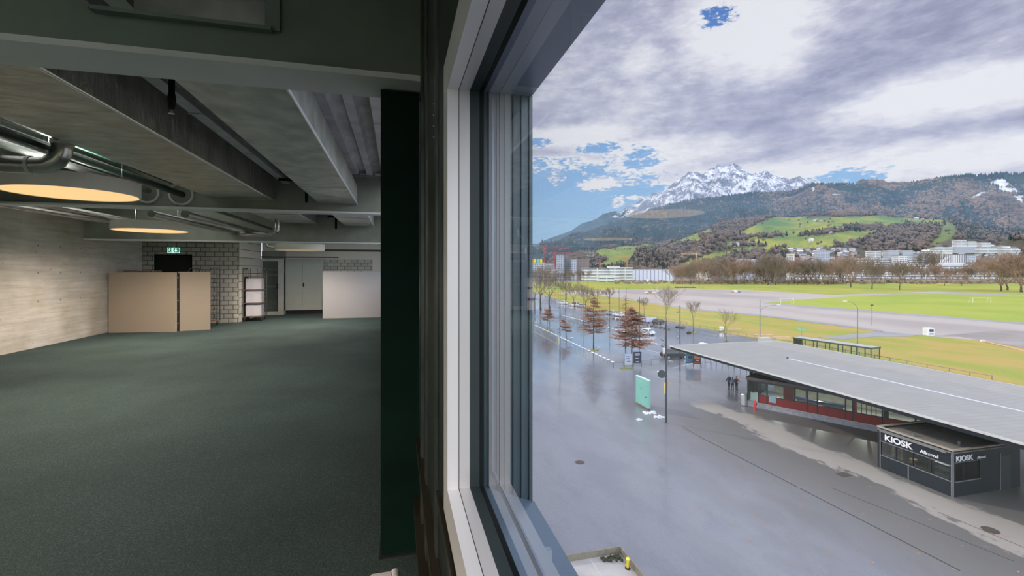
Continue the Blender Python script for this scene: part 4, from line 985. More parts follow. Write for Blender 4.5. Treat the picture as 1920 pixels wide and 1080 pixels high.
# ---- canopy
CZ = -9.0
a = G(1262, 648, CZ); b = G(1920, 835, CZ); c = G(1455, 639, CZ); d = G(1920, 724, CZ)
CX0 = (a.x + b.x) / 2; CX1 = (c.x + d.x) / 2; CY1 = (a.y + c.y) / 2; CY0 = 4.0
t = thing('canopy', 'huge grey flat canopy roof with thin white edge covering the kiosk and waiting room', 'canopy', ((CX0 + CX1) / 2, (CY0 + CY1) / 2, CZ))
hw = (CX1 - CX0) / 2; hl = (CY1 - CY0) / 2; gx = 2.2       # the gutter runs along the roof, a little to the field side of the middle
roof = bpy.data.materials.new('ribbed_grey_roof'); roof.use_nodes = True
def roof_nodes():
    N = roof.node_tree.nodes; L = roof.node_tree.links; b_ = N['Principled BSDF']; b_.inputs['Roughness'].default_value = .5
    tc = N.new('ShaderNodeTexCoord'); sep = N.new('ShaderNodeSeparateXYZ'); L.new(tc.outputs['Object'], sep.inputs[0])
    m1 = N.new('ShaderNodeMath'); m1.operation = 'MULTIPLY'; L.new(sep.outputs[1], m1.inputs[0]); m1.inputs[1].default_value = 1.6
    f = N.new('ShaderNodeMath'); f.operation = 'FRACT'; L.new(m1.outputs[0], f.inputs[0])
    g = N.new('ShaderNodeMath'); g.operation = 'LESS_THAN'; L.new(f.outputs[0], g.inputs[0]); g.inputs[1].default_value = .1
    n = N.new('ShaderNodeTexNoise'); n.inputs['Scale'].default_value = .5; n.inputs['Detail'].default_value = 6; L.new(tc.outputs['Object'], n.inputs['Vector'])
    r = N.new('ShaderNodeValToRGB'); r.color_ramp.elements[0].position = .3; r.color_ramp.elements[1].position = .7; r.color_ramp.elements[0].color = (.235, .232, .228, 1); r.color_ramp.elements[1].color = (.275, .272, .268, 1); L.new(n.outputs[0], r.inputs[0])
    mx = N.new('ShaderNodeMix'); mx.data_type = 'RGBA'; L.new(g.outputs[0], mx.inputs[0]); L.new(r.outputs[0], mx.inputs[6]); mx.inputs[7].default_value = (.20, .198, .195, 1); L.new(mx.outputs[2], b_.inputs['Base Color'])
    bp = N.new('ShaderNodeBump'); bp.inputs['Strength'].default_value = .3; bp.inputs['Distance'].default_value = .03; L.new(g.outputs[0], bp.inputs['Height']); L.new(bp.outputs[0], b_.inputs['Normal'])
roof_nodes()
mb = MB(); s_ = -.28
def sec(y, k=1.0): return [(-hw, y, 0), (-hw * .2 + gx, y, s_ * .0 + s_ * k), (hw, y, 0)]
ys_ = [-hl, -hl + 14, hl - 10.5, hl]; ks = [0, 1, 1, 0]; V = []
for y_, k_ in zip(ys_, ks): V += sec(y_, k_)
F = []
for i in range(3):
    for j in range(2): F.append((i * 3 + j, i * 3 + j + 1, (i + 1) * 3 + j + 1, (i + 1) * 3 + j))
mb.add(V, F); mb.build('roof_sheeting', roof, t, fix=False)
MB().box(-hw + .02, hw - .02, -hl + .02, hl - .02, -.42, -.30).box(-hw + .01, -hw + .06, -hl, hl, -.3, -.1).build('roof_body', anth, t)
MB().box(-hw - .05, -hw, -hl, hl, -.13, .03).box(hw, hw + .05, -hl, hl, -.13, .03).box(-hw - .05, hw + .05, hl, hl + .05, -.13, .03).box(-hw - .05, hw + .05, -hl - .05, -hl, -.13, .03).build('edge_fascia', M('pale_edge_metal', (.62, .60, .58), .4, metal=.2), t)
xg = -hw * .2 + gx
MB().box(xg - .12, xg + .12, -hl + 14, hl - 10.5, s_ + .006, s_ + .03).build('roof_gutter', M('pale_gutter_metal', (.62, .64, .76), .35, metal=.2), t)
MB().cyl((xg, hl - 10.5, s_), (xg, hl - 10.5, s_ + .12), .13, n=12).build('roof_outlet', rubber, t)
MB().cyl((xg, -hl + 14, s_), (xg, -hl + 14, s_ + .12), .13, n=12).build('roof_outlet', rubber, t)
mbc = [(47.2, 52.5), (50.5, 38), (50.5, 24), (50.5, 10)]
for (x, y) in mbc:
    MB().cyl((x - t.location.x, y - t.location.y, GZ - CZ), (x - t.location.x, y - t.location.y, -.5), .14, n=14).build('support_column', anth, t)

# ---- kiosk
a = G(1787, 933); b = G(1648, 876); KX = (a.x + b.x) / 2; KY0, KY1 = a.y, b.y + .1; KH = 3.25; KW = 6.6
t = thing('kiosk', 'anthracite box kiosk with lettering standing half under the big canopy', 'kiosk', (KX, KY0, GZ)); L_ = KY1 - KY0
glass_k = glass_mat('kiosk_glass', 1.5, (.7, .74, .76)); inside = M('kiosk_interior_dark', (.035, .032, .03), .8)
trim_k = M('grey_frame_metal', (.22, .22, .23), .4, metal=.3)
wl = MB()
# side towards the plaza: parapet band, window band, base panels
wl.box(0, .10, 0, L_, 0, 1.05).box(0, .10, 0, L_, 2.15, KH - .08).box(0, .10, 0, .22, 1.05, 2.15).box(0, .10, L_ - .2, L_, 1.05, 2.15)
# side towards the camera
wl.box(.10, KW, 0, .10, 0, 1.05).box(.10, KW, 0, .10, 2.35, KH - .08).box(2.55, KW, 0, .10, 1.05, 2.35).box(.10, .22, 0, .10, 1.05, 2.35)
wl.box(KW - .1, KW, .1, L_, 0, KH - .08).box(.1, KW, L_ - .1, L_, 0, KH - .08)
wl.build('kiosk_wall', anth, t)
MB().box(-.03, KW + .03, -.03, L_ + .03, KH - .26, KH - .18).build('roof_deck', M('brown_grey_roofing', (.21, .19, .175), .8, var=.15, scale=2), t)
MB().box(-.05, .10, -.05, L_ + .05, KH - .08, KH + .02).box(KW - .1, KW + .05, -.05, L_ + .05, KH - .08, KH + .02).box(.1, KW - .1, -.05, .1, KH - .08, KH + .02).box(.1, KW - .1, L_ - .1, L_ + .05, KH - .08, KH + .02).build('roof_kerb', M('tan_roof_edge', (.36, .31, .25), .7, var=.1), t)
MB().box(-.16, -.01, .35, L_ - .25, KH - .34, KH - .20).build('awning_box', trim_k, t)
MB().box(-.03, .0, .05, .11, 0, KH - .3).box(-.03, .0, L_ - .25, L_ - .19, 0, KH - .3).box(-.03, 0, 0.11, L_ - .25, 1.02, 1.08).box(-.03, 0, .11, L_ - .25, 2.12, 2.17).box(-.025, 0, L_ * .55, L_ * .55 + .07, 0, 1.02).build('facade_trim', trim_k, t)
MB().box(.12, 2.6, -.03, 0, 1.0, 1.06).box(.12, 2.6, -.025, 0, 2.33, 2.37).box(-.02, .04, -.03, .03, 0, KH - .1).build('front_trim', trim_k, t)
for k in range(4):
    y0 = .22 + k * (L_ - .42) / 4; y1 = y0 + (L_ - .42) / 4
    w_ = MB().box(.02, .05, y0 + .03, y1 - .03, 1.08, 2.13).build('kiosk_window', glass_k, t)
    MB().box(.0, .06, y1 - .04, y1 + .02, 1.05, 2.15).build('window_post', anth, w_)
w_ = MB().box(.22, 2.55, .03, .06, 1.06, 2.33).build('kiosk_window', glass_k, t)
MB().box(1.1, 1.16, .02, .08, 1.06, 2.33).build('window_post', anth, w_)
MB().box(.12, KW - .1, 1.6, 1.65, .05, 2.7).box(2.2, 2.25, .12, 1.6, .05, 2.7).build('inner_partition', inside, t)
MB().box(4.6, 5.6, -.02, 0, .02, 2.4).build('side_door', M('deep_blue_black_metal', (.02, .028, .04), .3), t)
MB().box(4.52, 4.58, -.04, 0, 0, 2.6).build('door_jamb', trim_k, t)
MB().cyl((2.2, 1.0, KH - .18), (2.2, 1.0, KH + .06), .09, n=12).build('roof_vent', alu, t)
MB().cyl((.9, L_ - 2.0, KH - .18), (.9, L_ - 2.0, KH + .02), .12, n=12).build('roof_vent', alu, t)
lw = M('white_lettering', (.82, .82, .84), .4)
def letters(txt, size, loc, rot, parent, bold, wm, name):
    me = text_mesh(txt, size, .012, bold); me.materials.append(wm); o = bpy.data.objects.new(name, me); C.objects.link(o)
    o.parent = parent; o.location = loc; o.rotation_euler = rot; o.scale = (1.12, 1, 1); return o
letters('KIOSK', .62, (-.03, L_ - .55, 2.33), (radians(90), 0, radians(-90)), t, .018, lw, 'sign_lettering')
letters('Allmend', .31, (-.03, L_ - 3.05, 2.33), (radians(90), 0, radians(-90)), t, .008, lw, 'sign_lettering')
letters('KIOSK', .50, (.22, -.03, 2.45), (radians(90), 0, 0), t, .014, lw, 'sign_lettering')
letters('Allmend', .22, (2.25, -.03, 2.45), (radians(90), 0, 0), t, .006, lw, 'sign_lettering')
# goods behind the kiosk windows
random.seed(11)
cols = [(.55, .45, .12), (.45, .12, .08), (.12, .30, .35), (.55, .55, .5), (.15, .3, .1), (.5, .28, .1)]
rk = thing('magazine_rack', 'rack of colourful packets behind the kiosk window under the K I letters', 'rack', (KX + .75, KY0 + L_ - 1.0, GZ + .02))
MB().box(-.2, .2, -.45, .45, 0, .06).box(.12, .18, -.45, .45, .06, 2.0).build('rack_frame', inside, rk)
for r_ in range(5):
    for q_ in range(4):
        MB().box(-.14, -.10, -.40 + q_ * .21, -.24 + q_ * .21, 1.0 + r_ * .2, 1.16 + r_ * .2).build('magazine_stack', M('packet_colour_%d' % ((r_ * 3 + q_) % 6), cols[(r_ * 3 + q_) % 6], .6), rk)
sh = thing('display_shelf', 'pale lit display shelf behind the kiosk window nearest its corner', 'shelf', (KX + .7, KY0 + .9, GZ + .02))
MB().box(-.3, .3, -.5, .5, 0, 1.2).build('counter_body', M('pale_counter', (.35, .4, .4), .5), sh)
MB().box(-.3, .3, -.5, .5, 1.5, 1.53).box(-.3, .3, -.5, .5, 1.85, 1.88).build('shelf_board', white_m, sh)
MB().ball((0, .1, 1.35), .18, n=10, jit=.2).build('potted_greens', M('plant_green', (.10, .2, .05), .8), sh)
bk = thing('snack_stand', 'orange yellow snack stand behind the second kiosk window', 'stand', (KX + .65, KY0 + L_ - 2.15, GZ + .02))
MB().box(-.18, .18, -.22, .22, 0, 1.1).build('stand_base', inside, bk); MB().lathe((0, 0, 1.1), [(.0, 0), (.22, .0), (.24, .28), (.0, .28)], 16).build('snack_basket', M('orange_basket', (.5, .28, .08), .6), bk)

def inner_fill(parent, loc, e):  # added lamps that brighten the interiors behind the glass
    f = MB().box(loc[0] - .3, loc[0] + .3, loc[1] - .06, loc[1] + .06, loc[2] + .02, loc[2] + .07).build('added_lamp_bar', white_m, parent)
    ld = bpy.data.lights.new('added_strip_light', 'SPOT'); ld.spot_size = radians(165); ld.spot_blend = .7; ld.energy = e; ld.color = (1, .93, .82); ld.shadow_soft_size = 0
    o = bpy.data.objects.new('added_strip_light', ld); C.objects.link(o); o.parent = parent; o.location = loc
inner_fill(t, (1.0, 1.4, 2.8), 130); inner_fill(t, (.9, 3.8, 2.8), 170)

# ---- waiting room building below the canopy
A0 = G(1401, 760.5); u = Vector((.49, -.872, 0)).normalized(); v = Vector((u.y * -1, u.x, 0))      # along the front, into the depth
v = Vector((.872, .49, 0)).normalized(); WL, WD, WH, PL = 17.0, 6.5, 3.35, .55
t = thing('waiting_room', 'long glazed waiting room with dark red band and concrete plinth under the canopy', 'building', (A0.x, A0.y, GZ), atan2(u.y, u.x))
# local axes: +x along the front, +y into the depth
MB().box(0, WL, -0.02, WD, 0, PL).build('plinth', concrete_g, t)
MB().box(-.12, WL, -.12, WD, WH - .30, WH).build('roof_slab', M('dark_brown_roofing', (.17, .135, .13), .8, var=.2, scale=2), t)
MB().box(-.02, WL, -.03, .03, WH - .50, WH - .30).box(-.03, .03, 0, WD, WH - .50, WH - .3).build('roof_beam', frame_teal, t)
posts = [0.05, 1.15, 1.95, 4.2, 6.6, 7.5, 8.0, 10.2, 11.4, 13.4, 15.5, 16.9]
for k, px_ in enumerate([.07, 1.2, 2.1, 6.0, 6.9, 9.3, 9.9, 12.2, 14.6, 16.9]):
    MB().box(px_ - .06, px_ + .06, -.06, .06, PL, WH - .5).build('facade_post', frame_teal, t)
ed = [.13, 1.14, 2.04, 5.94, 6.84, 9.24, 9.84, 12.14, 14.54, 16.84]
for k in range(len(ed) - 1):
    x0 = ed[k] + (.0 if k == 0 else .12); x1 = ed[k + 1]
    zl = PL + .05 if k == 0 else PL + 1.0
    w_ = MB().box(x0, x1, -.012, .012, zl, WH - .5).build('glass_panel', glazing, t)
    if k > 0:
        MB().box(x0, x1, -.03, .03, PL + .02, PL + .92).build('red_panel', red, t)
        MB().box(x0, x1, -.035, .035, PL + .92, PL + 1.0).build('sill_rail', frame_teal, t)
MB().box(.0, WL, -.07, -.02, PL - .02, PL + .05).build('base_rail', M('pale_rail', (.42, .40, .38), .5), t)
for k in range(3):
    y0 = .1 + k * WD / 3
    MB().box(-.012, .012, y0, y0 + WD / 3 - .12, PL + .05, WH - .5).build('glass_panel', glazing, t); MB().box(-.05, .05, y0 + WD / 3 - .12, y0 + WD / 3, PL, WH - .5).build('facade_post', frame_teal, t)
MB().box(.9, WL, WD - .15, WD, PL, WH - .3).build('rear_wall', M('pale_interior_wall', (.42, .40, .34), .8), t)
MB().box(1.6, WL - .4, 2.0, WD - .2, PL + .0, PL + .02).build('floor_inside', M('grey_inner_floor', (.3, .3, .28), .6), t)
for k, (x0, x1, m_) in enumerate([(3.1, 4.1, red), (4.15, 4.3, frame_teal), (5.3, 5.5, M('rust_brown_post', (.16, .06, .04), .6)), (9.5, 9.8, red), (12.0, 12.4, frame_teal)]):
    MB().box(x0, x1, 2.2, 2.35, PL, WH - .55).build('inner_partition', m_, t)
MB().box(4.6, 9.0, 1.1, 1.5, PL + .95, PL + 1.12).build('counter_top', M('blue_counter', (.06, .10, .28), .4), t)
MB().box(4.7, 8.9, 1.15, 1.45, PL, PL + .95).build('counter_front', M('pale_counter_front', (.4, .36, .3), .6), t)
for k in range(5): MB().box(10.1 + k * .38, 10.16 + k * .38, .5, .56, PL, WH - .6).build('inner_bar', frame_teal, t)
MB().box(.25, .85, .35, .9, PL, PL + 1.0).build('litter_case', white_m, t)
MB().box(.45, .55, .2, 1.0, PL + 1.0, WH - .6).build('notice_board', anth, t)
MB().box(2.3, 3.0, -.05, -.03, PL + .35, PL + 1.05).build('poster', M('pale_blue_poster', (.25, .42, .48), .5), t)
for xx in (2.5, 6.5, 10.5, 14.5): inner_fill(t, (xx, 2.6, WH - .6), 520)
# eaves brackets on the gable
MB().bar((.05, .8, WH), (.05, .8, WH + .9), .12).bar((.5, 1.6, WH), (.5, 1.6, WH + .9), .12).build('roof_strut', anth, t)

# ---- hydrant, bin
q = G(1416, 769); t = thing('fire_hydrant', 'red fire hydrant standing before the corner of the waiting room', 'hydrant', (q.x, q.y, GZ))
hr = M('hydrant_red', (.62, .05, .04), .45)
MB().lathe((0, 0, 0), [(0, 0), (.17, 0), (.17, .05), (.12, .06), (.11, .55), (.16, .57), (.16, .72), (.13, .8), (.13, .95), (.10, 1.05), (0, 1.08)], 18).build('hydrant_barrel', hr, t, smooth=False)
for s in (-1, 1): MB().cyl((s * .12, 0, .68), (s * .27, 0, .68), .065, n=14).build('outlet_cap', alu, t)
MB().cyl((0, 0, 1.08), (0, 0, 1.14), .03, n=8).build('operating_nut', alu, t)
q = G(1395, 760); t = thing('litter_bin', 'round steel litter bin left of the waiting room corner', 'bin', (q.x, q.y, GZ))
MB().lathe((0, 0, 0), [(0, .04), (.30, .04), (.32, .1), (.32, 1.25), (.27, 1.33), (0, 1.35)], 28).build('bin_body', M('brushed_steel', (.55, .55, .56), .3, metal=.6), t)
MB().box(.12, .33, -.1, .1, .15, 1.05).build('bin_door', M('reddish_label', (.35, .14, .14), .5), t); MB().cyl((0, 0, 0), (0, 0, .05), .2, n=16).build('foot', rubber, t)

# ---- green totem with lumps of old snow
a = G(1215.5, 770); b = G(1194, 758.5); t = thing('information_totem', 'tall mint green slab totem standing on the wet plaza', 'totem', (a.x, a.y, GZ)); H_ = 3.3; l = b.y - a.y + .35
mint = M('mint_green_panel', (.20, .46, .39), .45, var=.06, scale=1); mint2 = M('mint_green_edge', (.10, .40, .33), .45)
MB().box(0, .28, 0, l, .22, H_).build('totem_body', mint, t, bevel=.01)
MB().box(.02, .26, .08, l - .08, 0, .22).build('base_foot', M('rusty_foot', (.16, .12, .09), .8, var=.3), t)
MB().box(-.01, .29, -.005, l + .01, H_, H_ + .05).build('top_cap', M('pale_mint_cap', (.55, .72, .68), .5), t)
mb = MB(); mb.add([(-.006, l * .68, 2.0), (-.006, l * .42, 2.0), (-.006, l * .55, 2.28)], [(0, 1, 2)]); mb.build('triangle_mark', mint2, t)
MB().box(-.03, 0, .42, .62, 1.30, 1.38).build('lock', frame_teal, t)
MB().box(-.004, .0, .02, .06, .3, H_ - .1).build('seam_line', mint2, t)
random.seed(3)
def lump(px, py, w, lb):
    q = G(px, py); mb = MB()
    for k in range(16): mb.ball((random.uniform(-w, w), random.uniform(-w * .5, w * .5), .03), random.uniform(.12, .34) * w + .05, random.uniform(.1, .3) * w + .05, random.uniform(.05, .2), n=8, jit=.35)
    o = mb.build('snow_pile', fix_snow, smooth=True); o.location = (q.x, q.y, GZ); tag(o, lb, 'snow')
lump(1219, 775, .62, 'largest heap of old snow right behind the foot of the mint totem'); lump(1236, 783, .5, 'snow heap nearest the tall dark lamp pole'); lump(1199, 788, .26, 'small snow lump in front of the mint totem')

# ---- light poles
amber = M('yellow_plate', (.62, .48, .18), .5)
def light_pole(px, py=None, ptop=0, D=None, r=.075, heads=(), label='', plate=True, ring=False):
    if py: D = depth_of(py)
    q = GD(px, D); H = (HZ - ptop) / FPX * D + EYE.z - GZ
    t = thing('light_pole', label, 'light pole', (q.x, q.y, GZ), -YAW)
    MB().cyl((0, 0, 0), (0, 0, H), r * 1.15, r * .8, n=14).build('pole_shaft', pole_dark, t); MB().cyl((0, 0, 0), (0, 0, .05), r * 2.2, n=14).build('base_plate', alu, t)
    for hz_, s in heads:
        hd = MB().cyl((s * .30 - .02, -.10, hz_), (s * .30, .16, hz_ - .05), .13, .19, n=14).build('floodlight', alu, t)
        MB().bar((0, 0, hz_), (s * .28, .02, hz_), .05).build('floodlight_arm', pole_dark, hd)
    if plate: MB().box(-.24, -.09, -.06, -.03, 3.0, 4.15).build('yellow_plate', amber, t)
    if ring:
        MB().cyl((-.46, -.06, 5.0), (-.46, .06, 5.0), .40, n=24).build('loudspeaker_disc', pole_dark, t); MB().bar((-.4, 0, 5.0), (0, 0, 5.0), .06).build('disc_arm', pole_dark, t)
        MB().ball((-.85, -.02, 5.25), .09, n=10).build('camera_dome', white_m, t, smooth=True)
        MB().box(.08, .36, -.03, .0, 3.95, 4.15).build('orange_flag', M('orange_plate', (.6, .24, .03), .5), t)
    return t
light_pole(1249, 793, 604, heads=((8.6, -1), (8.0, -1), (9.9, -1)), r=.10, ring=True, label='tallest near dark lamp pole with round black disc, standing by the mint totem')
light_pole(1275, 695, 572, heads=((9.2, -1), (6.2, -1), (5.2, -1)), label='dark lamp pole before the tip of the grey canopy roof')
light_pole(1050, 678, 570, heads=((9.3, -1), (5.6, -1), (5.0, -1)), label='lamp pole on the wet plaza nearest the window edge')
light_pole(1199, D=92, ptop=557, heads=((9.6, -1), (9.3, 1)), plate=False, label='lamp pole rising behind the brown oak beside the poster boards')
light_pole(1094, 609, 549, heads=((9.1, -1),), label='lamp pole left of the tallest brown oak in the car park')
light_pole(1143, 623, 549, heads=((8.8, -1),), plate=False, label='lamp pole right of the tallest brown oak in the car park')
light_pole(1060.5, 598, 530, heads=((10.9, -1), (10.9, 1)), plate=False, label='lamp pole behind the small leaning brown oak')
light_pole(1161, D=150, ptop=540, heads=((8.6, -1),), plate=False, r=.06, label='distant lamp pole just right of the brown oaks, before the gravel lot')
light_pole(1174, D=165, ptop=541, heads=((9.0, 1),), plate=False, r=.06, label='distant lamp pole standing over the second brown oak')
light_pole(1000, 618, 545, heads=(), plate=False, r=.06, label='thin lamp pole hard against the window reveal')
# street lamps
def street_lamp(px, D, ytop, side, reach, label, arm_z=None, topz=None):
    q = GD(px, D); H = (HZ - ytop) / FPX * D + EYE.z - GZ; t = thing('street_lamp', label, 'street lamp', (q.x, q.y, GZ), -YAW)
    az_ = H if arm_z is None else arm_z
    MB().cyl((0, 0, 0), (0, 0, H if arm_z else H - 1.2), .12, .075, n=14).build('mast', alu, t)
    b0 = az_ - 1.6; pts = [(0, 0, b0)] + [(side * reach * (1 - cos(k / 6 * pi / 2)), 0, b0 + 1.6 * sin(k / 6 * pi / 2)) for k in range(1, 7)]
    MB().tube(pts, .045, 8).build('curved_arm', alu, t, smooth=True)
    e_ = pts[-1]; MB().ball((e_[0] + side * .35, 0, e_[2]), .5, .16, .11, n=12).build('lamp_head', M('pale_lamp_head', (.6, .62, .64), .35), t, smooth=True)
    return t
street_lamp(1425, 100, 562, 1, 3.7, 'street lamp on a concrete block with long curved arm, behind the canopy', arm_z=8.0)
q = GD(1426, 100); o = MB().box(-1.1, 1.1, -.9, .9, 0, 1.05).build('concrete_block', M('pale_concrete_block', (.42, .41, .39), .8, var=.1), bevel=.03); o.location = (q.x, q.y - 1.3, GZ); o.rotation_euler.z = -YAW; tag(o, 'pale concrete block at the foot of the street lamp behind the canopy', 'concrete block')
street_lamp(1608, 84, 565, -1, 2.0, 'curved arm street lamp rising behind the green bus shelter')
q = GD(1635, 128); t = thing('floodlight_mast', 'thin mast with a small dark floodlight at the gravel lot edge', 'mast', (q.x, q.y, GZ), -YAW); MB().cyl((0, 0, 0), (0, 0, 5.6), .09, n=10).build('mast', alu, t); MB().box(-.3, .3, -.15, .15, 5.6, 6.0).build('floodlight', pole_dark, t)

# ---- poster boards
def board(px, py, w, h, z0, m, label, marks=(), rz=0, legs=M('board_leg', (.07, .08, .09), .5)):
    q = G(px, py); t = thing('poster_board', label, 'poster board', (q.x, q.y, GZ), -YAW + rz)
    MB().box(-w / 2, -w / 2 + .06, -.04, .04, 0, z0 + h).build('board_leg', legs, t); MB().box(w / 2 - .06, w / 2, -.04, .04, 0, z0 + h).build('board_leg', legs, t)
    bd = MB().box(-w / 2 + .06, w / 2 - .06, -.03, .03, z0, z0 + h).build('poster_panel', m, t)
    for (x0, x1, a_, b_, mm) in marks: MB().box(x0 * w / 2, x1 * w / 2, -.036, -.03, z0 + a_ * h, z0 + b_ * h).build('poster_print', mm, bd)
    return t
pnavy = M('navy_poster', (.03, .035, .07), .4); pgrey = M('pale_blue_poster_sheet', (.38, .42, .52), .4); pr = M('print_red', (.30, .05, .04), .5); pw = M('print_white', (.55, .55, .58), .5); pb = M('print_blue', (.08, .16, .30), .5); pt = M('teal_poster', (.03, .16, .15), .5); pdk = M('dark_brown_poster', (.06, .035, .03), .5); po = M('print_orange', (.35, .14, .06), .5)
board(1178, 690, 1.35, 1.75, .5, pgrey, 'pale poster board left of the navy one by the oak foot', ((-.5, .3, .55, .62, pb), (-.3, .5, .3, .36, pr), (-.6, .2, .75, .8, pb)))
board(1195, 688, 1.30, 1.85, .6, pnavy, 'navy poster board with white lines by the oak foot', ((-.6, .6, .78, .84, pw), (-.6, .5, .68, .72, pw), (-.5, .6, .52, .56, pr), (-.6, .3, .42, .46, pw), (-.4, .4, .1, .16, pw)))
board(1293, 687, 1.25, 1.75, .5, pt, 'teal topped poster board near the canopy tip', ((-.85, .85, .1, .72, pb), (-.5, .6, .45, .7, pr), (-.4, .3, .15, .4, pw)))
board(1307, 688, 1.20, 1.75, .5, pdk, 'dark poster board with red foot beside the teal one', ((-.8, .8, .45, .8, po), (-.8, .8, .05, .2, pr), (-.3, .5, .28, .36, pw)))

# ---- cars
tyre = M('tyre', (.02, .02, .022), .8); rim = M('wheel_rim', (.45, .46, .48), .3, metal=.7); cglass = M('car_glass', (.05, .065, .075), .12); lampw = M('headlight', (.75, .77, .8), .2); lampr = M('tail_light', (.35, .02, .02), .3)
def car(px, py, paint, heading, label, L_=4.5, H=1.46, wagon=True, W=1.8):
    q = G(px, py); t = thing('car', label, 'car', (q.x, q.y, GZ), heading)
    h = L_ / 2
    low = [(-h, .38), (-h + .03, .75), (-h + .12, .92), (h - 1.25, .95), (h - .35, .80), (h - .03, .62), (h, .38), (h - .25, .24), (-h + .25, .24)]
    rear = -h + (.18 if wagon else .75); cab = [(rear, .92), (rear + .28, H - .06), (rear + .6, H), (.25, H), (.55, H - .05), (h - 1.2, .95)]
    mb = MB()
    def loft(prof, w0, w1, zb, zt, mi=0):
        n = len(prof); v = []
        for s in (-1, 1):
            for (x, z) in prof: w = w0 + (w1 - w0) * max(0, min(1, (z - zb) / (zt - zb))); v.append((x, s * w / 2, z))
        f = [tuple(range(n)), tuple(range(2 * n - 1, n - 1, -1))] + [(i, n + i, n + (i + 1) % n, (i + 1) % n) for i in range(n)]
        mb.add(v, f, mi)
    loft(low, W, W * .96, .3, .9)
    mb.build('car_body', paint, t, bevel=.05, smooth=False)
    mb = MB(); loft(cab, W * .93, W * .72, .92, H); mb.build('cabin', paint, t, bevel=.04)
    mb = MB(); 
    def ins(s, x0, x1): 
        pts = []
        for (x, z) in x0 + x1: w = W * .93 + (W * .72 - W * .93) * (z - .92) / (H - .92); pts.append((x, s * (w / 2 + .012), z))
        return pts
    for s in (-1, 1):
        p_ = ins(s, [(rear + .22, .98), (h - 1.45, .98)], [(.42, H - .10), (rear + .42, H - .10)]); mb.add(p_, [(0, 1, 2, 3)])
    mb.build('side_window', cglass, t, fix=False)
    wf_ = W * .70 / 2
    MB().add([(h - 1.17, -W * .42, .97), (h - 1.17, W * .42, .97), (.60, wf_, H - .07), (.60, -wf_, H - .07)], [(0, 1, 2, 3)]).build('windscreen', cglass, t, fix=False)
    MB().add([(rear - .03, -W * .40, 1.0), (rear - .03, W * .40, 1.0), (rear + .22, wf_, H - .1), (rear + .22, -wf_, H - .1)], [(0, 3, 2, 1)]).build('rear_window', cglass, t, fix=False)
    for sx in (-h + .82, h - .85):
        for s in (-1, 1):
            wh = MB().cyl((sx, s * (W / 2 - .2), .32), (sx, s * (W / 2 + .01), .32), .32, n=24).build('wheel', tyre, t)
            MB().cyl((sx, s * (W / 2 + .0), .32), (sx, s * (W / 2 + .022), .32), .21, n=16).build('wheel_rim', rim, wh)
    for s in (-1, 1):
        MB().box(h - .16, h - .01, s * W * .36 - .2, s * W * .36 + .2, .60, .72).build('headlight', lampw, t); MB().box(-h - .01, -h + .1, s * W * .40 - .12, s * W * .40 + .12, .72, .90).build('tail_light', lampr, t)
    return t
paint_k = M('graphite_car_paint', (.035, .035, .042), .25, metal=.4); paint_w = M('white_car_paint', (.68, .68, .70), .3); paint_s = M('silver_car_paint', (.38, .40, .43), .3, metal=.5); paint_b = M('blue_car_paint', (.05, .10, .30), .3)
hd = -YAW
car(1265, 671.5, paint_k, hd + radians(8), 'dark estate car parked before the tip of the canopy', L_=4.75)
q = G(1246, 673)
t = thing('ticket_machine', 'white and grey ticket column beside the tall dark pole', 'ticket machine', (q.x, q.y, GZ), -YAW); MB().box(-.25, .25, -.2, .2, 0, .9).build('machine_body', alu, t); MB().box(-.28, .28, -.22, .22, .9, 1.9).build('machine_head', white_m, t, bevel=.04)
car(1211, 627, paint_w, radians(118), 'white car driving behind the brown oak', L_=4.2, wagon=False)
car(1207, 604, paint_s, radians(110), 'silver car parked left of the banner at the meadow edge', L_=4.2)
car(1197, 598, paint_k, radians(110), 'black car parked two places left of the banner', L_=4.2)
car(1236, 607, paint_k, radians(20), 'black car standing right of the pale banner', L_=4.4)
car(1146, 590, paint_s, radians(112), 'silver car parked behind the tallest brown oak', L_=4.2)
car(1160, 593, paint_w, radians(112), 'white car parked between the two biggest brown oaks', L_=4.2)
car(1077, 574, paint_w, radians(110), 'white van like car parked under the bare trees', L_=5.0, H=1.9)
car(1056, 570, paint_w, radians(110), 'white car parked leftmost under the bare trees')
car(1090, 576, paint_s, radians(110), 'silver car under the bare trees right of the white van')
car(996, 562, paint_b, radians(110), 'blue car at the far left beside the window reveal')
# banner
q = G(1221, 606); t = thing('banner', 'pale lilac banner with a red dot among the parked cars', 'banner', (q.x, q.y, GZ), -YAW)
MB().box(-1.5, 1.5, -.03, .03, .35, 1.75).build('banner_sheet', M('lilac_sheet', (.45, .42, .62), .6, col2=(.55, .60, .75), scale=1.5), t); MB().cyl((.85, -.04, 1.05), (.85, -.03, 1.05), .28, n=18).build('red_dot', hr, t); MB().box(-.2, .5, -.036, -.03, .5, .62).build('blue_print', pb, t)
for s in (-1.45, 0, 1.45): MB().cyl((s, .05, 0), (s, .05, 1.75), .03, n=8).build('banner_post', alu, t)

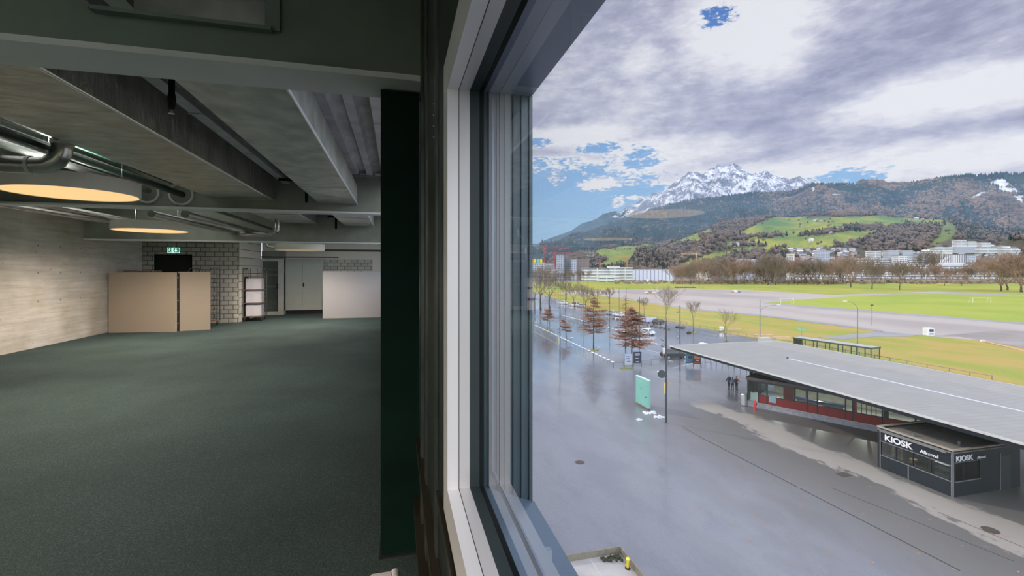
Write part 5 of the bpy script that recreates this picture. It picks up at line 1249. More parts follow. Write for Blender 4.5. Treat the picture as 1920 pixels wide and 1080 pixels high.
# ---- people
skin_m = M('skin', (.50, .30, .22), .6, var=.04)
def skinned(name, verts, edges, radii, m, parent, sub=1):
    me = bpy.data.meshes.new(name); me.from_pydata(verts, edges, []); o = bpy.data.objects.new(name, me); C.objects.link(o)
    sk = o.modifiers.new('skin', 'SKIN'); sk.use_smooth_shade = True
    for i, r in enumerate(radii):
        r = r if isinstance(r, tuple) else (r, r); me.skin_vertices[0].data[i].radius = r
    me.skin_vertices[0].data[0].use_root = True
    if sub: s = o.modifiers.new('sub', 'SUBSURF'); s.levels = sub; s.render_levels = sub
    dg = bpy.context.evaluated_depsgraph_get(); dg.update(); m2 = bpy.data.meshes.new_from_object(o.evaluated_get(dg)); bpy.data.objects.remove(o, do_unlink=True)
    m2.materials.clear(); m2.materials.append(m); m2.name = name; o = bpy.data.objects.new(name, m2); C.objects.link(o)
    if parent: o.parent = parent
    return o
def person(px, py, rz, H, jacket, trousers, hair, label, pack=None, stance=.09, lean=0, arms=((.3, .12), (.25, .1)), hair_long=False):
    q = G(px, py); t = thing('person', label, 'person', (q.x, q.y, GZ), rz); k = H / 1.75
    V = []; E = []; R = []
    def add(p, r, par=None):
        V.append((p[0] * k, p[1] * k, p[2] * k)); R.append((r[0] * k, r[1] * k) if isinstance(r, tuple) else r * k)
        if par is not None: E.append((par, len(V) - 1))
        return len(V) - 1
    # facing -y
    pel = add((0, 0, .95), (.15, .105)); wa = add((0, 0, 1.08), (.135, .095), pel); ch = add((0, 0, 1.27), (.165, .11), wa); nk0 = add((0, .01, 1.43), (.075, .065), ch); nk = add((0, 0, 1.50), (.052, .055), nk0)
    hd0 = add((0, -.01, 1.57), (.066, .078), nk); hd1 = add((0, -.012, 1.65), (.074, .088), hd0); add((0, .0, 1.715), (.05, .06), hd1)
    arms_i = []
    for s, (fwd, out) in zip((-1, 1), arms):
        sh = add((s * .18, 0, 1.40), (.062, .06), ch); el = add((s * (.23 + out * .3), -.02 - fwd * .15, 1.13), .043, sh); wr = add((s * (.22 + out * .1), -.10 - fwd * .55, .93 + fwd * .22), .028, el)
        w0 = V[wr]; e0 = V[el]; dv = (Vector(w0) - Vector(e0)).normalized(); hand = Vector(w0) / k + dv * .055; pm = add(tuple(hand), (.036, .018), wr)
        for fi, (off, ln) in enumerate(((-.028, .07), (-.010, .08), (.009, .075), (.027, .06))):
            b0 = hand + dv * .03 + Vector((off * .4, off, 0)); f1 = add(tuple(b0 + dv * ln * .45), .0095, pm); add(tuple(b0 + dv * ln * .95 + Vector((-s * .015, 0, 0))), .0075, f1)
        th = add(tuple(hand + Vector((0, -.035, -.01))), .011, pm); add(tuple(hand + dv * .035 + Vector((0, -.05, 0))), .009, th); arms_i.append((sh, el, wr))
    legs_i = []
    for s, ff in zip((-1, 1), (.03, -.05)):
        hp = add((s * .09, 0, .88), (.088, .092), pel); kn = add((s * (stance + .01), ff * .5 - .015, .49), .056, hp); an = add((s * (stance + .02), ff, .09), .038, kn); ft = add((s * (stance + .03), ff - .06, .045), (.042, .035), an); add((s * (stance + .035), ff - .16, .03), (.038, .024), ft); legs_i.append((hp, kn, an))
    skinned('body', V, E, R, skin_m, t)
    def clothes(name, idx_chain, m, grow):
        vv = []; ee = []; rr = []; mp = {}
        for (a_, b_) in idx_chain:
            for i in (a_, b_):
                if i is not None and i not in mp:
                    mp[i] = len(vv); vv.append(V[i]); r_ = R[i] if isinstance(R[i], tuple) else (R[i], R[i]); rr.append((r_[0] + grow, r_[1] + grow))
            if b_ is not None: ee.append((mp[a_], mp[b_]))
        return skinned(name, vv, ee, rr, m, t)
    ar = [(ch, arms_i[0][0]), (arms_i[0][0], arms_i[0][1]), (arms_i[0][1], arms_i[0][2]), (ch, arms_i[1][0]), (arms_i[1][0], arms_i[1][1]), (arms_i[1][1], arms_i[1][2])]
    clothes('jacket', [(pel, wa), (wa, ch), (ch, nk0)] + ar, jacket, .022)
    clothes('trousers', [(pel, legs_i[0][0]), (legs_i[0][0], legs_i[0][1]), (legs_i[0][1], legs_i[0][2]), (pel, legs_i[1][0]), (legs_i[1][0], legs_i[1][1]), (legs_i[1][1], legs_i[1][2])], trousers, .016)
    shoe = M('dark_shoe', (.03, .028, .03), .6)
    for (hp, kn, an), s in zip(legs_i, (-1, 1)):
        a_ = V[an]; mb = MB(); mb.ball((a_[0], a_[1] - .07 * k, .045), .052, .14, .045, n=12).ball((a_[0], a_[1] + .0, .07), .048, .055, .05, n=10); mb.build('shoe', shoe, t, smooth=True)
    hc = Vector((0, .015 * k, 1.675 * k)); mb = MB(); mb.ball(hc, .086 * k, .098 * k, .082 * k, n=14)
    if hair_long: mb.ball((0, .05 * k, 1.57 * k), .07 * k, .05 * k, .10 * k, n=12)
    mb.build('hair', hair, t, smooth=True)
    MB().ball((0, -.098 * k, 1.625 * k), .012 * k, .02 * k, .018 * k, n=8).build('nose', skin_m, t, smooth=True)
    for s in (-1, 1):
        MB().ball((s * .028 * k, -.085 * k, 1.65 * k), .009 * k, n=8).build('eye', rubber, t, smooth=True); MB().ball((s * .078 * k, 0, 1.63 * k), .012 * k, .02 * k, .028 * k, n=8).build('ear', skin_m, t, smooth=True)
    MB().box(-.02 * k, .02 * k, -.092 * k, -.085 * k, 1.585 * k, 1.592 * k).build('mouth', M('lip', (.3, .12, .1), .6), t)
    if pack:
        p_ = MB().box(-.15, .15, .14, .32, 1.02 * k, 1.45 * k).build('backpack', pack, t, bevel=.05, smooth=False); MB().box(-.10, .10, .30, .36, 1.06 * k, 1.25 * k).build('backpack_pocket', pack, p_, bevel=.02)
    return t
navy = M('navy_cloth', (.06, .07, .12), .8); greyj = M('grey_blue_jacket', (.26, .30, .40), .8); redj = M('red_jacket', (.75, .10, .07), .7); jeans = M('dark_jeans', (.07, .09, .15), .8); browng = M('grey_brown_pack', (.10, .085, .085), .8); tealp = M('teal_pack', (.05, .11, .13), .8); dkc = M('black_cloth', (.02, .02, .025), .8)
hb = M('dark_hair', (.04, .028, .022), .6); hg = M('grey_hair', (.45, .43, .42), .6); hbr = M('brown_hair', (.10, .055, .035), .6)
person(1367, 728.5, radians(-70), 1.74, navy, dkc, hg, 'grey haired person in navy jacket with grey brown backpack, leftmost of three', pack=browng)
person(1373.5, 731.5, radians(165), 1.66, greyj, jeans, hb, 'dark haired person in grey blue jacket standing in the middle of three', pack=None, hair_long=True)
person(1381, 731, radians(110), 1.76, redj, jeans, hbr, 'person in red jacket with teal backpack, rightmost of three', pack=tealp, arms=((.8, .1), (.3, .1)))

# ---- bus shelter
a = G(1487, 632, -11.2); b = G(1634, 652, -11.2); dvec = (b - a); Ls = dvec.length
t = thing('bus_shelter', 'long dark green bus shelter beyond the canopy roof', 'bus shelter', (a.x, a.y, GZ), atan2(dvec.y, dvec.x)); SH = 2.8; SD = 2.6
gsh = M('dark_green_steel', (.02, .065, .05), .45)
MB().box(0, Ls, 0, SD, SH - .12, SH).build('shelter_roof', M('pale_shelter_roofing', (.33, .32, .31), .7, var=.15, scale=1), t)
MB().box(-.05, Ls + .05, -.06, 0, SH - .28, SH - .02).box(-.05, Ls + .05, SD, SD + .06, SH - .28, SH + .02).box(-.06, 0, 0, SD, SH - .28, SH).box(Ls, Ls + .06, 0, SD, SH - .28, SH).build('roof_fascia', gsh, t)
for k in range(7):
    x = .1 + k * (Ls - .2) / 6; MB().box(x - .06, x + .06, .0, .12, 0, SH - .2).build('shelter_post', gsh, t); MB().box(x - .06, x + .06, SD - .12, SD, 0, SH - .2).build('shelter_post', gsh, t)
for k in range(6):
    x = .2 + k * (Ls - .2) / 6; MB().box(x, x + (Ls - .2) / 6 - .2, SD - .07, SD - .05, .4, SH - .3).build('glass_panel', glazing, t)
MB().box(-.02, .0, .1, SD - .1, .2, SH - .3).build('end_panel', gsh, t); MB().box(.8, Ls - 1, SD - .8, SD - .4, .42, .47).build('bench', M('bench_wood', (.2, .14, .08), .7), t)
q = G(1503, 640, GZ)
q = GD(1503, 98); t = thing('street_name_sign', 'turquoise street sign boards on a post behind the bus shelter', 'sign', (q.x, q.y, GZ), -YAW); tq = M('turquoise_board', (.10, .50, .45), .5)
MB().cyl((0, 0, 0), (0, 0, 3.3), .04, n=8).build('sign_post', alu, t); MB().box(-.95, .0, -.03, .03, 2.75, 3.1).build('sign_board', tq, t); MB().box(.0, .95, -.03, .03, 2.62, 2.97).build('sign_board', tq, t)

# ---- wooden field fence
wood_f = M('weathered_fence_wood', (.30, .24, .17), .85, var=.2, scale=2)
fp = [(1110, 585), (1190, 591.5), (1245, 602), (1300, 614), (1355, 625), (1400, 634), (1455, 644.5), (1560, 662), (1640, 677), (1700, 688.5), (1780, 703), (1860, 718.5), (1925, 731)]
P = [G(x, y) for x, y in fp]; tot = 0; n_ = 0
proto = thing('fence_post', 'rough brown wooden post of the long meadow fence', 'fence post', (P[0].x, P[0].y, GZ), 0, 'posts of the meadow fence'); MB().cyl((0, 0, 0), (0, 0, 1.12), .07, .065, n=8).build('post_body', wood_f, proto); MB().cyl((0, 0, 1.12), (0, 0, 1.15), .05, .02, n=8).build('post_top', wood_f, proto)
rails = []
for a_, b_ in zip(P[:-1], P[1:]):
    l_ = (b_ - a_).length; n = max(1, round(l_ / 3.0))
    for k in range(n):
        p = a_.lerp(b_, k / n); n_ += 1
        if n_ > 1: dup(proto, (p.x, p.y, GZ), group='posts of the meadow fence')
        rails.append(p)
t = thing('fence_rail', 'long pale timber rail carried by the meadow fence posts', 'fence rail', (P[0].x, P[0].y, GZ)); mb = MB(); mb2 = MB()
for a_, b_ in zip(rails[:-1], rails[1:]):
    o_ = Vector(t.location)
    mb.bar(a_ - o_ + Vector((0, -.1, 1.0)), b_ - o_ + Vector((0, -.1, 1.0)), .05, .10)
mb.build('rail_timber', wood_f, t)
for k, (x, y, w, lb) in enumerate([(1376, 622, 1.9, 'white and orange barrier lattice by the white notice box'), (1432, 634, 2.2, 'white and orange barrier lattice behind the concrete block'), (1466, 639, 1.9, 'red and white barrier lying behind the canopy edge')]):
    q = G(x, y); t = thing('barrier', lb, 'barrier', (q.x, q.y, GZ), -YAW); w_ = M('pale_orange_barrier', (.62, .42, .30), .6)
    MB().box(-w, w, -.03, .03, .75, .95).build('barrier_board', w_, t); MB().box(-w, w, -.03, .03, .4, .5).build('barrier_board', w_, t)
    for s in (-1, 0, 1): MB().box(s * w * .9 - .04, s * w * .9 + .04, -.25, .25, 0, .06).box(s * w * .9 - .03, s * w * .9 + .03, -.025, .025, .06, 1.0).build('barrier_foot', wood_f, t)
q = G(1353, 622); t = thing('notice_box', 'white notice box on the meadow edge left of the orange barrier', 'notice board', (q.x, q.y, GZ), -YAW); MB().box(-.55, .45, -.2, .2, .35, 1.35).build('notice_panel', white_m, t); MB().box(.45, .65, -.22, .22, 0, 1.4).build('dark_side', pole_dark, t); MB().box(-.5, -.4, -.1, .1, 0, .35).build('foot', pole_dark, t)
q = G(1741, 630); t = thing('site_container', 'small white container cabin at the edge of the gravel lot', 'container', (q.x, q.y, GZ), -YAW); MB().box(-.9, .8, -.6, .6, .15, 1.95).build('cabin_body', white_m, t, bevel=.03); MB().box(-.35, .65, -.63, -.60, 1.1, 1.7).build('cabin_window', cglass, t); MB().box(-.35, .65, -.63, -.60, .4, .8).build('lower_panel', greyj, t); MB().box(-.7, 2.0, -.8, -.7, 0, .15).build('red_barrier_foot', M('pale_red', (.6, .22, .2), .6), t)
# red-white tape barrier at the mud
a_, b_ = G(1842, 641), G(1925, 660); t = thing('tape_barrier', 'long pale orange barrier beam lying at the muddy patch', 'barrier', (a_.x, a_.y, GZ)); MB().bar((0, 0, .25), (b_ - a_) + Vector((0, 0, .1)), .16).build('barrier_beam', M('pale_orange_barrier', (.62, .42, .30), .6), t); MB().box(-.4, .4, -.2, .2, 0, .45).build('barrier_base', white_m, t)

# ---- goals
def goal(px0, px1, py, label, side=1):
    a_, b_ = G(px0, py), G(px1, py); w = (b_ - a_).length; t = thing('football_goal', label, 'goal', (a_.x, a_.y, GZ), atan2((b_ - a_).y, (b_ - a_).x)); gm = M('white_goal_tube', (.75, .75, .75), .4); h = 2.44
    MB().cyl((0, 0, 0), (0, 0, h), .07, n=8).build('goal_post', gm, t); MB().cyl((w, 0, 0), (w, 0, h), .07, n=8).build('goal_post', gm, t); MB().cyl((0, 0, h), (w, 0, h), .07, n=8).build('crossbar', gm, t)
    mb = MB()
    for x in (0, w): mb.tube([(x, 0, h), (x, 1.0, h), (x, 2.0, 0)], .04, 6)
    mb.cyl((0, 2, .03), (w, 2, .03), .04, n=6); mb.build('rear_frame', gm, t); return t
goal(1464, 1488, 569.5, 'white football goal on the tip of the field by the street lamp'); goal(1824, 1858, 568.5, 'white football goal far right on the green field')

# ---- things on the gravel lot
def lot_pile(px, py, cols_, label, w=3.0):
    q = G(px, py); t = thing('fairground_trailer', label, 'trailer', (q.x, q.y, GZ + .1), -YAW); x = -w
    for k, c_ in enumerate(cols_): MB().box(x, x + 2 * w / len(cols_) - .15, -1, 1, .3, 1.2 + .5 * (k % 2)).build('trailer_box', M('trailer_%d_%d' % (int(px), k), c_, .6), t, bevel=.05); x += 2 * w / len(cols_)
    for s in (-.7, .7): wh = MB().cyl((s * w, -1.05, .3), (s * w, -.9, .3), .3, n=14).build('wheel', tyre, t)
lot_pile(1219, 551, [(.6, .58, .55), (.35, .14, .1), (.6, .58, .56)], 'white and red trailers parked on the gravel lot', 3.4); lot_pile(1230, 548.5, [(.5, .3, .25), (.6, .6, .58)], 'smaller trailer pair behind the white and red trailers', 3); lot_pile(1379, 549, [(.62, .28, .12), (.65, .63, .6), (.2, .2, .2)], 'orange white and dark trailer alone on the gravel lot', 3.4)
for px, py, lb in ((1204.5, 543.5, 'red cone on the grass strip left of the trailers'), (1319, 541, 'red cone left of the orange trailer on the grass edge'), (1417, 544, 'red cone right of the orange trailer on the grass edge')):
    q = G(px, py); t = thing('traffic_cone', lb, 'cone', (q.x, q.y, GZ)); MB().box(-.35, .35, -.35, .35, 0, .08).build('cone_base', hr, t); MB().cyl((0, 0, .08), (0, 0, 1.6), .30, .06, n=12).build('cone_body', hr, t)
q = G(1288, 540); t = thing('brushwood_heap', 'long dark brushwood heap on the far grass edge', 'heap', (q.x, q.y, GZ), -YAW); mb = MB()
for k in range(26): mb.ball((random.uniform(-10, 10), random.uniform(-2, 2), .5), random.uniform(.8, 2.2), 1.2, random.uniform(.5, 1.1), n=7, jit=.3)
mb.build('brushwood', M('brushwood', (.10, .075, .06), .9, var=.4, scale=.5), t)
q = G(1214, 532); t = thing('white_tower_stand', 'small white stand on the far meadow', 'stand', (q.x, q.y, GZ), -YAW); MB().box(-1.0, 1.0, -1, 1, 2.5, 5.5).build('stand_cabin', white_m, t); MB().box(-2.5, 2.5, -2, 2, 0, 1).box(-.3, .3, -.3, .3, 1, 2.5).build('stand_base', white_m, t)

# ---- parking barriers: hoops with white caps
capm = M('white_cap', (.85, .85, .88), .4)
hp = thing('parking_hoop', 'white capped grey hoop in the long row from the window edge to the poster boards', 'parking hoop', (0, 0, GZ), 0, 'white capped hoops before the plaza')
MB().tube([(-.35, 0, 0), (-.35, 0, .85), (-.30, 0, .9), (.30, 0, .9), (.35, 0, .85), (.35, 0, 0)], .025, 6).build('hoop_tube', alu, hp); MB().box(-.40, .40, -.17, .17, .9, .95).build('white_cap', capm, hp)
def hoops(p0, p1, n, label, grp, first=False, rz=None, skip=0):
    A_, B_ = G(*p0), G(*p1); d_ = (B_ - A_); r_ = atan2(d_.y, d_.x) if rz is None else rz; global hp_used
    for k in range(n):
        p = A_.lerp(B_, k / (n - 1))
        if first and k == 0: hp.location = (p.x, p.y, GZ); hp.rotation_euler.z = r_
        else: dup(hp, (p.x, p.y, GZ), r_, label=label, group=grp)
hoops((1003, 616), (1149, 689), 30, hp['label'], hp['group'], True)
hoops((1052, 596), (1122, 615), 16, 'white capped hoop in the second row behind the brown oaks', 'white capped hoops behind the oaks')
hoops((1135, 619), (1170, 629), 6, 'white capped hoop between the two biggest brown oaks', 'white capped hoops between the oaks')
hoops((1214, 648), (1240, 656), 4, 'white capped hoop right of the poster side oak', 'white capped hoops right of the oak')
for px, py, lb in ((1034, 622, 'single white topped marker right of the roundest small oak'), (1072.5, 641, 'single white topped marker right of the leaning oak'), (1123, 660, 'single white topped marker right of the tallest oak'), (1005, 610, 'single white topped marker nearest the window reveal')):
    q = G(px, py); t = thing('marker_post', lb, 'marker', (q.x, q.y, GZ), -YAW)
    MB().cyl((-.2, 0, 0), (-.2, 0, .9), .02, n=6).build('leg', alu, t); MB().cyl((.2, 0, 0), (.2, 0, .9), .02, n=6).build('leg', alu, t); MB().box(-.3, .3, -.15, .15, .9, .96).build('white_cap', capm, t)
rl = thing('bollard', 'thin grey bollard in the row under the canopy edge', 'bollard', (0, 0, GZ), 0, 'bollards under the canopy edge'); MB().cyl((0, 0, 0), (0, 0, 1.0), .045, n=8).build('bollard_shaft', pole_dark, rl); MB().ball((0, 0, 1.0), .05, n=8).build('bollard_cap', alu, rl)
pa, pb2 = G(1322, 683), G(1412, 699)
for k in range(9):
    p = pa.lerp(pb2, k / 8)
    if k == 0: rl.location = (p.x, p.y, GZ)
    else: dup(rl, (p.x, p.y, GZ))
# low rail hoops next to the poster boards
rr = thing('low_rail', 'low dark hoop rail in the row around the poster boards', 'rail', (0, 0, GZ), -YAW, 'low rails at the poster boards'); MB().tube([(-.8, 0, 0), (-.8, 0, .85), (-.75, 0, .9), (.75, 0, .9), (.8, 0, .85), (.8, 0, 0)], .022, 6).build('rail_tube', pole_dark, rr)
MB().cyl((-.8, 0, 0), (-.8, 0, .02), .06, n=8).build('foot_plate', alu, rr); MB().cyl((.8, 0, 0), (.8, 0, .02), .06, n=8).build('foot_plate', alu, rr)
for k, (x, y) in enumerate(((1160, 690), (1212, 686), (1228, 684.5), (1262, 684), (1325, 690))):
    p = G(x, y)
    if k == 0: rr.location = (p.x, p.y, GZ)
    else: dup(rr, (p.x, p.y, GZ))
# boulders / blocks beside the parked cars
st = thing('kerb_stone', 'grey boulder in the row before the parked cars', 'boulder', (0, 0, GZ), 0, 'boulders before the parked cars'); MB().ball((0, 0, .22), .5, .4, .35, n=9, jit=.18).build('boulder_body', M('boulder_grey', (.15, .13, .12), .9, var=.3), st)
bp_ = [G(1150 + k * 8, 598 + k * 1.55) for k in range(14)]
for k, p in enumerate(bp_):
    if k == 0: st.location = (p.x, p.y, GZ)
    else: dup(st, (p.x, p.y, GZ), k * 1.3)
for px, py, lb in ((1270, 614, 'dark boulder right of the black car at the meadow edge'), (1280, 615, 'dark boulder next to the lamp pole before the canopy'), (1292, 625, 'dark boulder in the small bed at the slim bare tree')):
    q = G(px, py); o = MB().ball((0, 0, .2), .75, .5, .35, n=9, jit=.15).build('boulder', M('boulder_dark', (.06, .055, .055), .9)); o.location = (q.x, q.y, GZ); tag(o, lb, 'boulder')
q = G(1317, 644); lump(1317, 644, .9, 'snow heap behind the tip of the canopy')
# leaves scattered on the plaza
lv = MB(); random.seed(9)
for k in range(170):
    x = random.uniform(18, 35); y = random.uniform(14, 42); a_ = random.random() * 6; r_ = random.uniform(.04, .11); lv.add([(x + cos(a_ + i * 1.57) * r_ * (1 if i % 2 else .5), y + sin(a_ + i * 1.57) * r_ * (1 if i % 2 else .5), GZ + .012) for i in range(4)], [(0, 1, 2, 3)])
tag(lv.build('fallen_leaves', M('rust_leaves', (.45, .20, .09), .8)), 'small rust coloured leaves scattered over the plaza', 'leaves', kind='stuff')
# ================================================================== TREES
bark = M('dark_bark', (.065, .055, .048), .9, var=.25, scale=3); twig = M('brown_twigs', (.19, .15, .115), .9, var=.25, scale=.4); twig2 = M('reddish_twigs', (.27, .18, .135), .9, var=.25, scale=.3)
oakleaf = M('dry_oak_leaves', (.27, .12, .075), .8, col2=(.42, .21, .14), scale=.9); bark_g = M('grey_bark', (.12, .11, .105), .9, var=.2)
def branchy(seed, H, spread, levels, n0, rmin, trunk_h, upright=.6, thick=.02, forks=(2, 3)):
    rnd = random.Random(seed); trunk = MB(); crown = MB()
    pts = [(0, 0, 0)]; x = y = 0; n = 5
    for k in range(1, n + 1): x += rnd.uniform(-.03, .03) * H * .3; y += rnd.uniform(-.03, .03) * H * .3; pts.append((x, y, trunk_h * k / n))
    r0 = H * thick; trunk.tube(pts, [r0 * (1.25 if k == 0 else 1 - .35 * k / n) for k in range(n + 1)], 8)
    def grow(p, d, L_, r, lv):
        segs = 2; q = p; dd = d
        for s in range(segs):
            dd = (dd + Vector((rnd.uniform(-.22, .22), rnd.uniform(-.22, .22), rnd.uniform(-.06, .20)))).normalized(); q2 = q + dd * L_ / segs
            crown.cyl(q, q2, max(rmin, r * (1 - .3 * s)), max(rmin * .8, r * (1 - .3 * (s + 1))), n=3 if lv < levels - 1 else 4, caps=False); q = q2
            if lv > 0 and (s == 0):
                nd_ = (dd + Vector((rnd.uniform(-1, 1), rnd.uniform(-1, 1), rnd.uniform(-.2, .6))) * .8).normalized(); grow(q, nd_, L_ * .66, r * .5, lv - 1)
        if lv > 0:
            for k in range(rnd.choice(forks)):
                nd_ = (dd + Vector((rnd.uniform(-1, 1), rnd.uniform(-1, 1), rnd.uniform(-.3, .7))) * .62).normalized(); grow(q, nd_, L_ * rnd.uniform(.62, .80), r * .62, lv - 1)
    top = Vector(pts[-1])
    for k in range(n0):
        a = 2 * pi * k / n0 + rnd.uniform(-.4, .4); d = Vector((cos(a) * spread, sin(a) * spread, upright)).normalized(); grow(top, d, H * .30, r0 * .5, levels)
    grow(top, Vector((0, 0, 1)), H * .30, r0 * .6, levels)
    # fit height
    zmax = max(v[2] for v in crown.v); k_ = (H - trunk_h) / (zmax - trunk_h)
    w_ = min(1.0, k_ * 1.15); crown.v = [(x + (v[0] - x) * w_, y + (v[1] - y) * w_, trunk_h + (v[2] - trunk_h) * k_) for v in crown.v]
    return trunk, crown
def bare_tree(label, loc, seed, H, spread, levels=4, n0=4, rmin=.02, trunk_h=None, group=None, m=None, upright=.7, name='bare_tree', **k):
    t = thing(name, label, 'tree', loc, 0, group); a, b = branchy(seed, H, spread, levels, n0, rmin, trunk_h or H * .28, upright, **k)
    a.build('trunk', bark, t, smooth=True, fix=False); b.build('branches', m or twig, t, fix=False); return t
def oak(label, px, py, H, R_, seed, lean=(0, 0), trunk_h=None, n_l=34, dens=1.0, core=True):
    q = G(px, py); rnd = random.Random(seed); t = thing('oak_tree', label, 'tree', (q.x, q.y, GZ)); th = trunk_h or H * .27
    MB().tube([(0, 0, 0), (lean[0] * .2, lean[1] * .2, H * .3), (lean[0] * .6, lean[1] * .6, H * .7), (lean[0], lean[1], H * .98)], [H * .014, H * .011, H * .007, .012], 8).build('trunk', bark, t, smooth=True)
    br = MB(); lf = MB()
    for k in range(n_l):
        f = (k / (n_l - 1)) ** .95; z = th + (H - th) * f * .97; z += rnd.gauss(0, .18); rr = R_ * (1 - f) ** .6 * (0.7 + .45 * rnd.random()) * (1 if f > .12 else .75)
        lx, ly = lean[0] * f, lean[1] * f
        for _ in range(2 if dens < 1 else 3):
            a = rnd.random() * 2 * pi; e = Vector((lx + cos(a) * rr, ly + sin(a) * rr, z + rr * rnd.uniform(-.08, .22))); b0 = Vector((lx, ly, z)); br.cyl(b0, e, .03, .010, n=4, caps=False)
            nl = int((12 + rr * 22) * dens)
            for _l in range(nl):
                s = .22 + .8 * rnd.random() if rr > .5 else rnd.random(); c = b0.lerp(e, min(1.05, s)) + Vector((rnd.gauss(0, .20), rnd.gauss(0, .20), rnd.gauss(0, .06))); w = rnd.uniform(.06, .14); h_ = rnd.random() * pi; tl = rnd.uniform(-.5, .5)
                ax = Vector((cos(h_), sin(h_), tl)) * w; ay = Vector((-sin(h_), cos(h_), rnd.uniform(-.5, .5))) * w * .8; lf.add([c - ax, c - ay, c + ax, c + ay], [(0, 1, 2, 3)])
    br.build('branches', bark, t, fix=False); lf.build('brown_leaves', oakleaf, t, fix=False); return t
oak('tallest oak with layered brown leaves in the middle of the car park', 1113, 656.5, 10.7, 3.7, 1, n_l=52, trunk_h=3.2)
oak('densest brown leaved oak, behind the two poster boards', 1184.5, 681, 9.6, 3.8, 2, n_l=54, trunk_h=2.6, dens=1.3)
oak('small oak with a flat brown crown nearest the window edge', 1026, 620.5, 5.8, 2.5, 3, n_l=26, trunk_h=2.9)
oak('smallest brown oak, leaning left, in front of the tall oak', 1063, 637, 4.6, 1.6, 4, lean=(-.9, .2), n_l=20, trunk_h=1.9)
oak('thin pale brown oak rising behind the densest oak', 1173, 652, 10.8, 1.9, 5, n_l=30, trunk_h=4.5, dens=.25)
q = G(1249, 613.5); bare_tree('tall slender bare tree above the tallest near lamp pole', (q.x, q.y, GZ), 11, 11.8, .3, 4, 4, .018, 3.2, upright=1.8, thick=.010)
q = G(1300, 624); bare_tree('slim bare tree with upright fork left of the street lamp', (q.x, q.y, GZ), 12, 8.2, .35, 4, 3, .016, 3.2, upright=1.1, thick=.012)
q = G(1208, 597); bare_tree('thin bare tree between banner and tall lamp pole', (q.x, q.y, GZ), 13, 7.0, .4, 4, 3, .02, 2.6, upright=.9, thick=.012)
q = G(1362, 640); bare_tree('very thin young bare tree by the orange barriers', (q.x, q.y, GZ), 14, 7.5, .2, 3, 3, .015, 2.2, upright=1.4, thick=.008)
for k, (px, py, ytop, sp) in enumerate(((1002, 577, 500, .6), (1014, 580.5, 496, .6), (1030, 584, 492, .7), (1061, 566, 520, .8), (1077, 575, 526, .8), (1098, 583, 532, .5), (1120, 572, 540, .5), (1142, 570, 538, .5))):
    q = G(px, py); H = (py - ytop) / FPX * depth_of(py)
    lb = ['bare tree closest to the window edge at the end of the car park', 'second bare tree from the window edge, its crown over the yellow grass', 'biggest bare tree of the left group beside the towers', 'round crowned bare tree at the start of the yellow grass patch', 'forked bare tree standing over the silver parked cars', 'slim bare tree left of the tallest oak top', 'faint bare tree just behind the tallest oak', 'faint bare tree right of the tallest oak'][k]
    bare_tree(lb, (q.x, q.y, GZ), 20 + k, H, sp, 4, 4, .04 if k < 3 else .03, H * .3, m=twig)

# woods along the river behind the field: individual bare trees
protos = []
for k, (m_, sp, up) in enumerate(((twig, .8, .7), (twig2, .9, .5), (twig, .6, .9), (twig2, 1.0, .6))):
    protos.append((thing('bare_tree', '', 'tree', (0, 0, 0)), branchy(60 + k, 20, sp, 4, 5, .06, 3.0, up + .9, thick=.018, forks=(2, 3))))
    t, (a, b) = protos[-1]; a.build('trunk', bark, t, smooth=True, fix=False); b.build('branches', m_, t, fix=False)
used = [False] * 4; rnd = random.Random(21); bpy.context.view_layer.update()
def put(px, py, ytop, kind, label, group=None, wide=1.0):
    D = depth_of(py); p = GD(px, D); H = (py - ytop) / FPX * D * 1.12; s = H / 20; src = protos[kind][0]
    if not used[kind]: used[kind] = True; o = src; o.location = p; o.scale = (s * wide, s * wide, s); o['label'] = label; o.rotation_euler.z = rnd.random() * 6
    else: o = dup(src, tuple(p), rnd.random() * 6, label, (s * wide, s * wide, s)); 
    if group: o['group'] = group
    elif 'group' in o: del o['group']
    return o
named = [(1595, 539, 478, 1, 'broad russet bare tree standing out before the white factory', 1.1), (1635, 542, 486, 0, 'dark trunked bare tree right of the broad russet one', 1.0), (1687, 543.5, 492, 2, 'dark trunked bare tree alone before the white halls', 1.0), (1728, 528, 478, 2, 'forked bare tree before the long pale building', .8), (1754, 528.5, 474, 2, 'tallest forked bare tree before the building with window rows', .9), (1877, 546.5, 484, 1, 'wide crowned bare tree before the right hand houses', 1.3), (1889, 544, 482, 3, 'wide crowned bare tree next to the one by the right hand houses', 1.3), (1915, 548, 476, 1, 'broad bare tree cut by the right picture edge', 1.4), (1771, 536, 512, 3, 'low rust coloured tree right of the forked trees', 1.3), (1803, 536, 514, 3, 'low rust coloured tree beside the dark bush', 1.3), (1190, 524, 496, 0, 'dark bare tree before the long striped hall', 1.0), (1440, 534, 478, 0, 'dark bare tree in the river wood, over the left football goal', .9), (1455, 534.5, 484, 2, 'branching bare tree just right of the one over the football goal', .9)]
for px, py, yt, kd, lb, w in named: put(px, py, yt, kd, lb, wide=w)
for k in range(58):
    px = 1265 + k * (1600 - 1265) / 57 + rnd.uniform(-3, 3); put(px, rnd.uniform(529, 534), rnd.uniform(484, 500) + (12 if px < 1290 else 0), rnd.choice((0, 1, 2, 3, 0)), 'bare brown tree in the unbroken wood along the field, left of the broad russet tree', 'bare trees of the river wood', rnd.uniform(.8, 1.2))
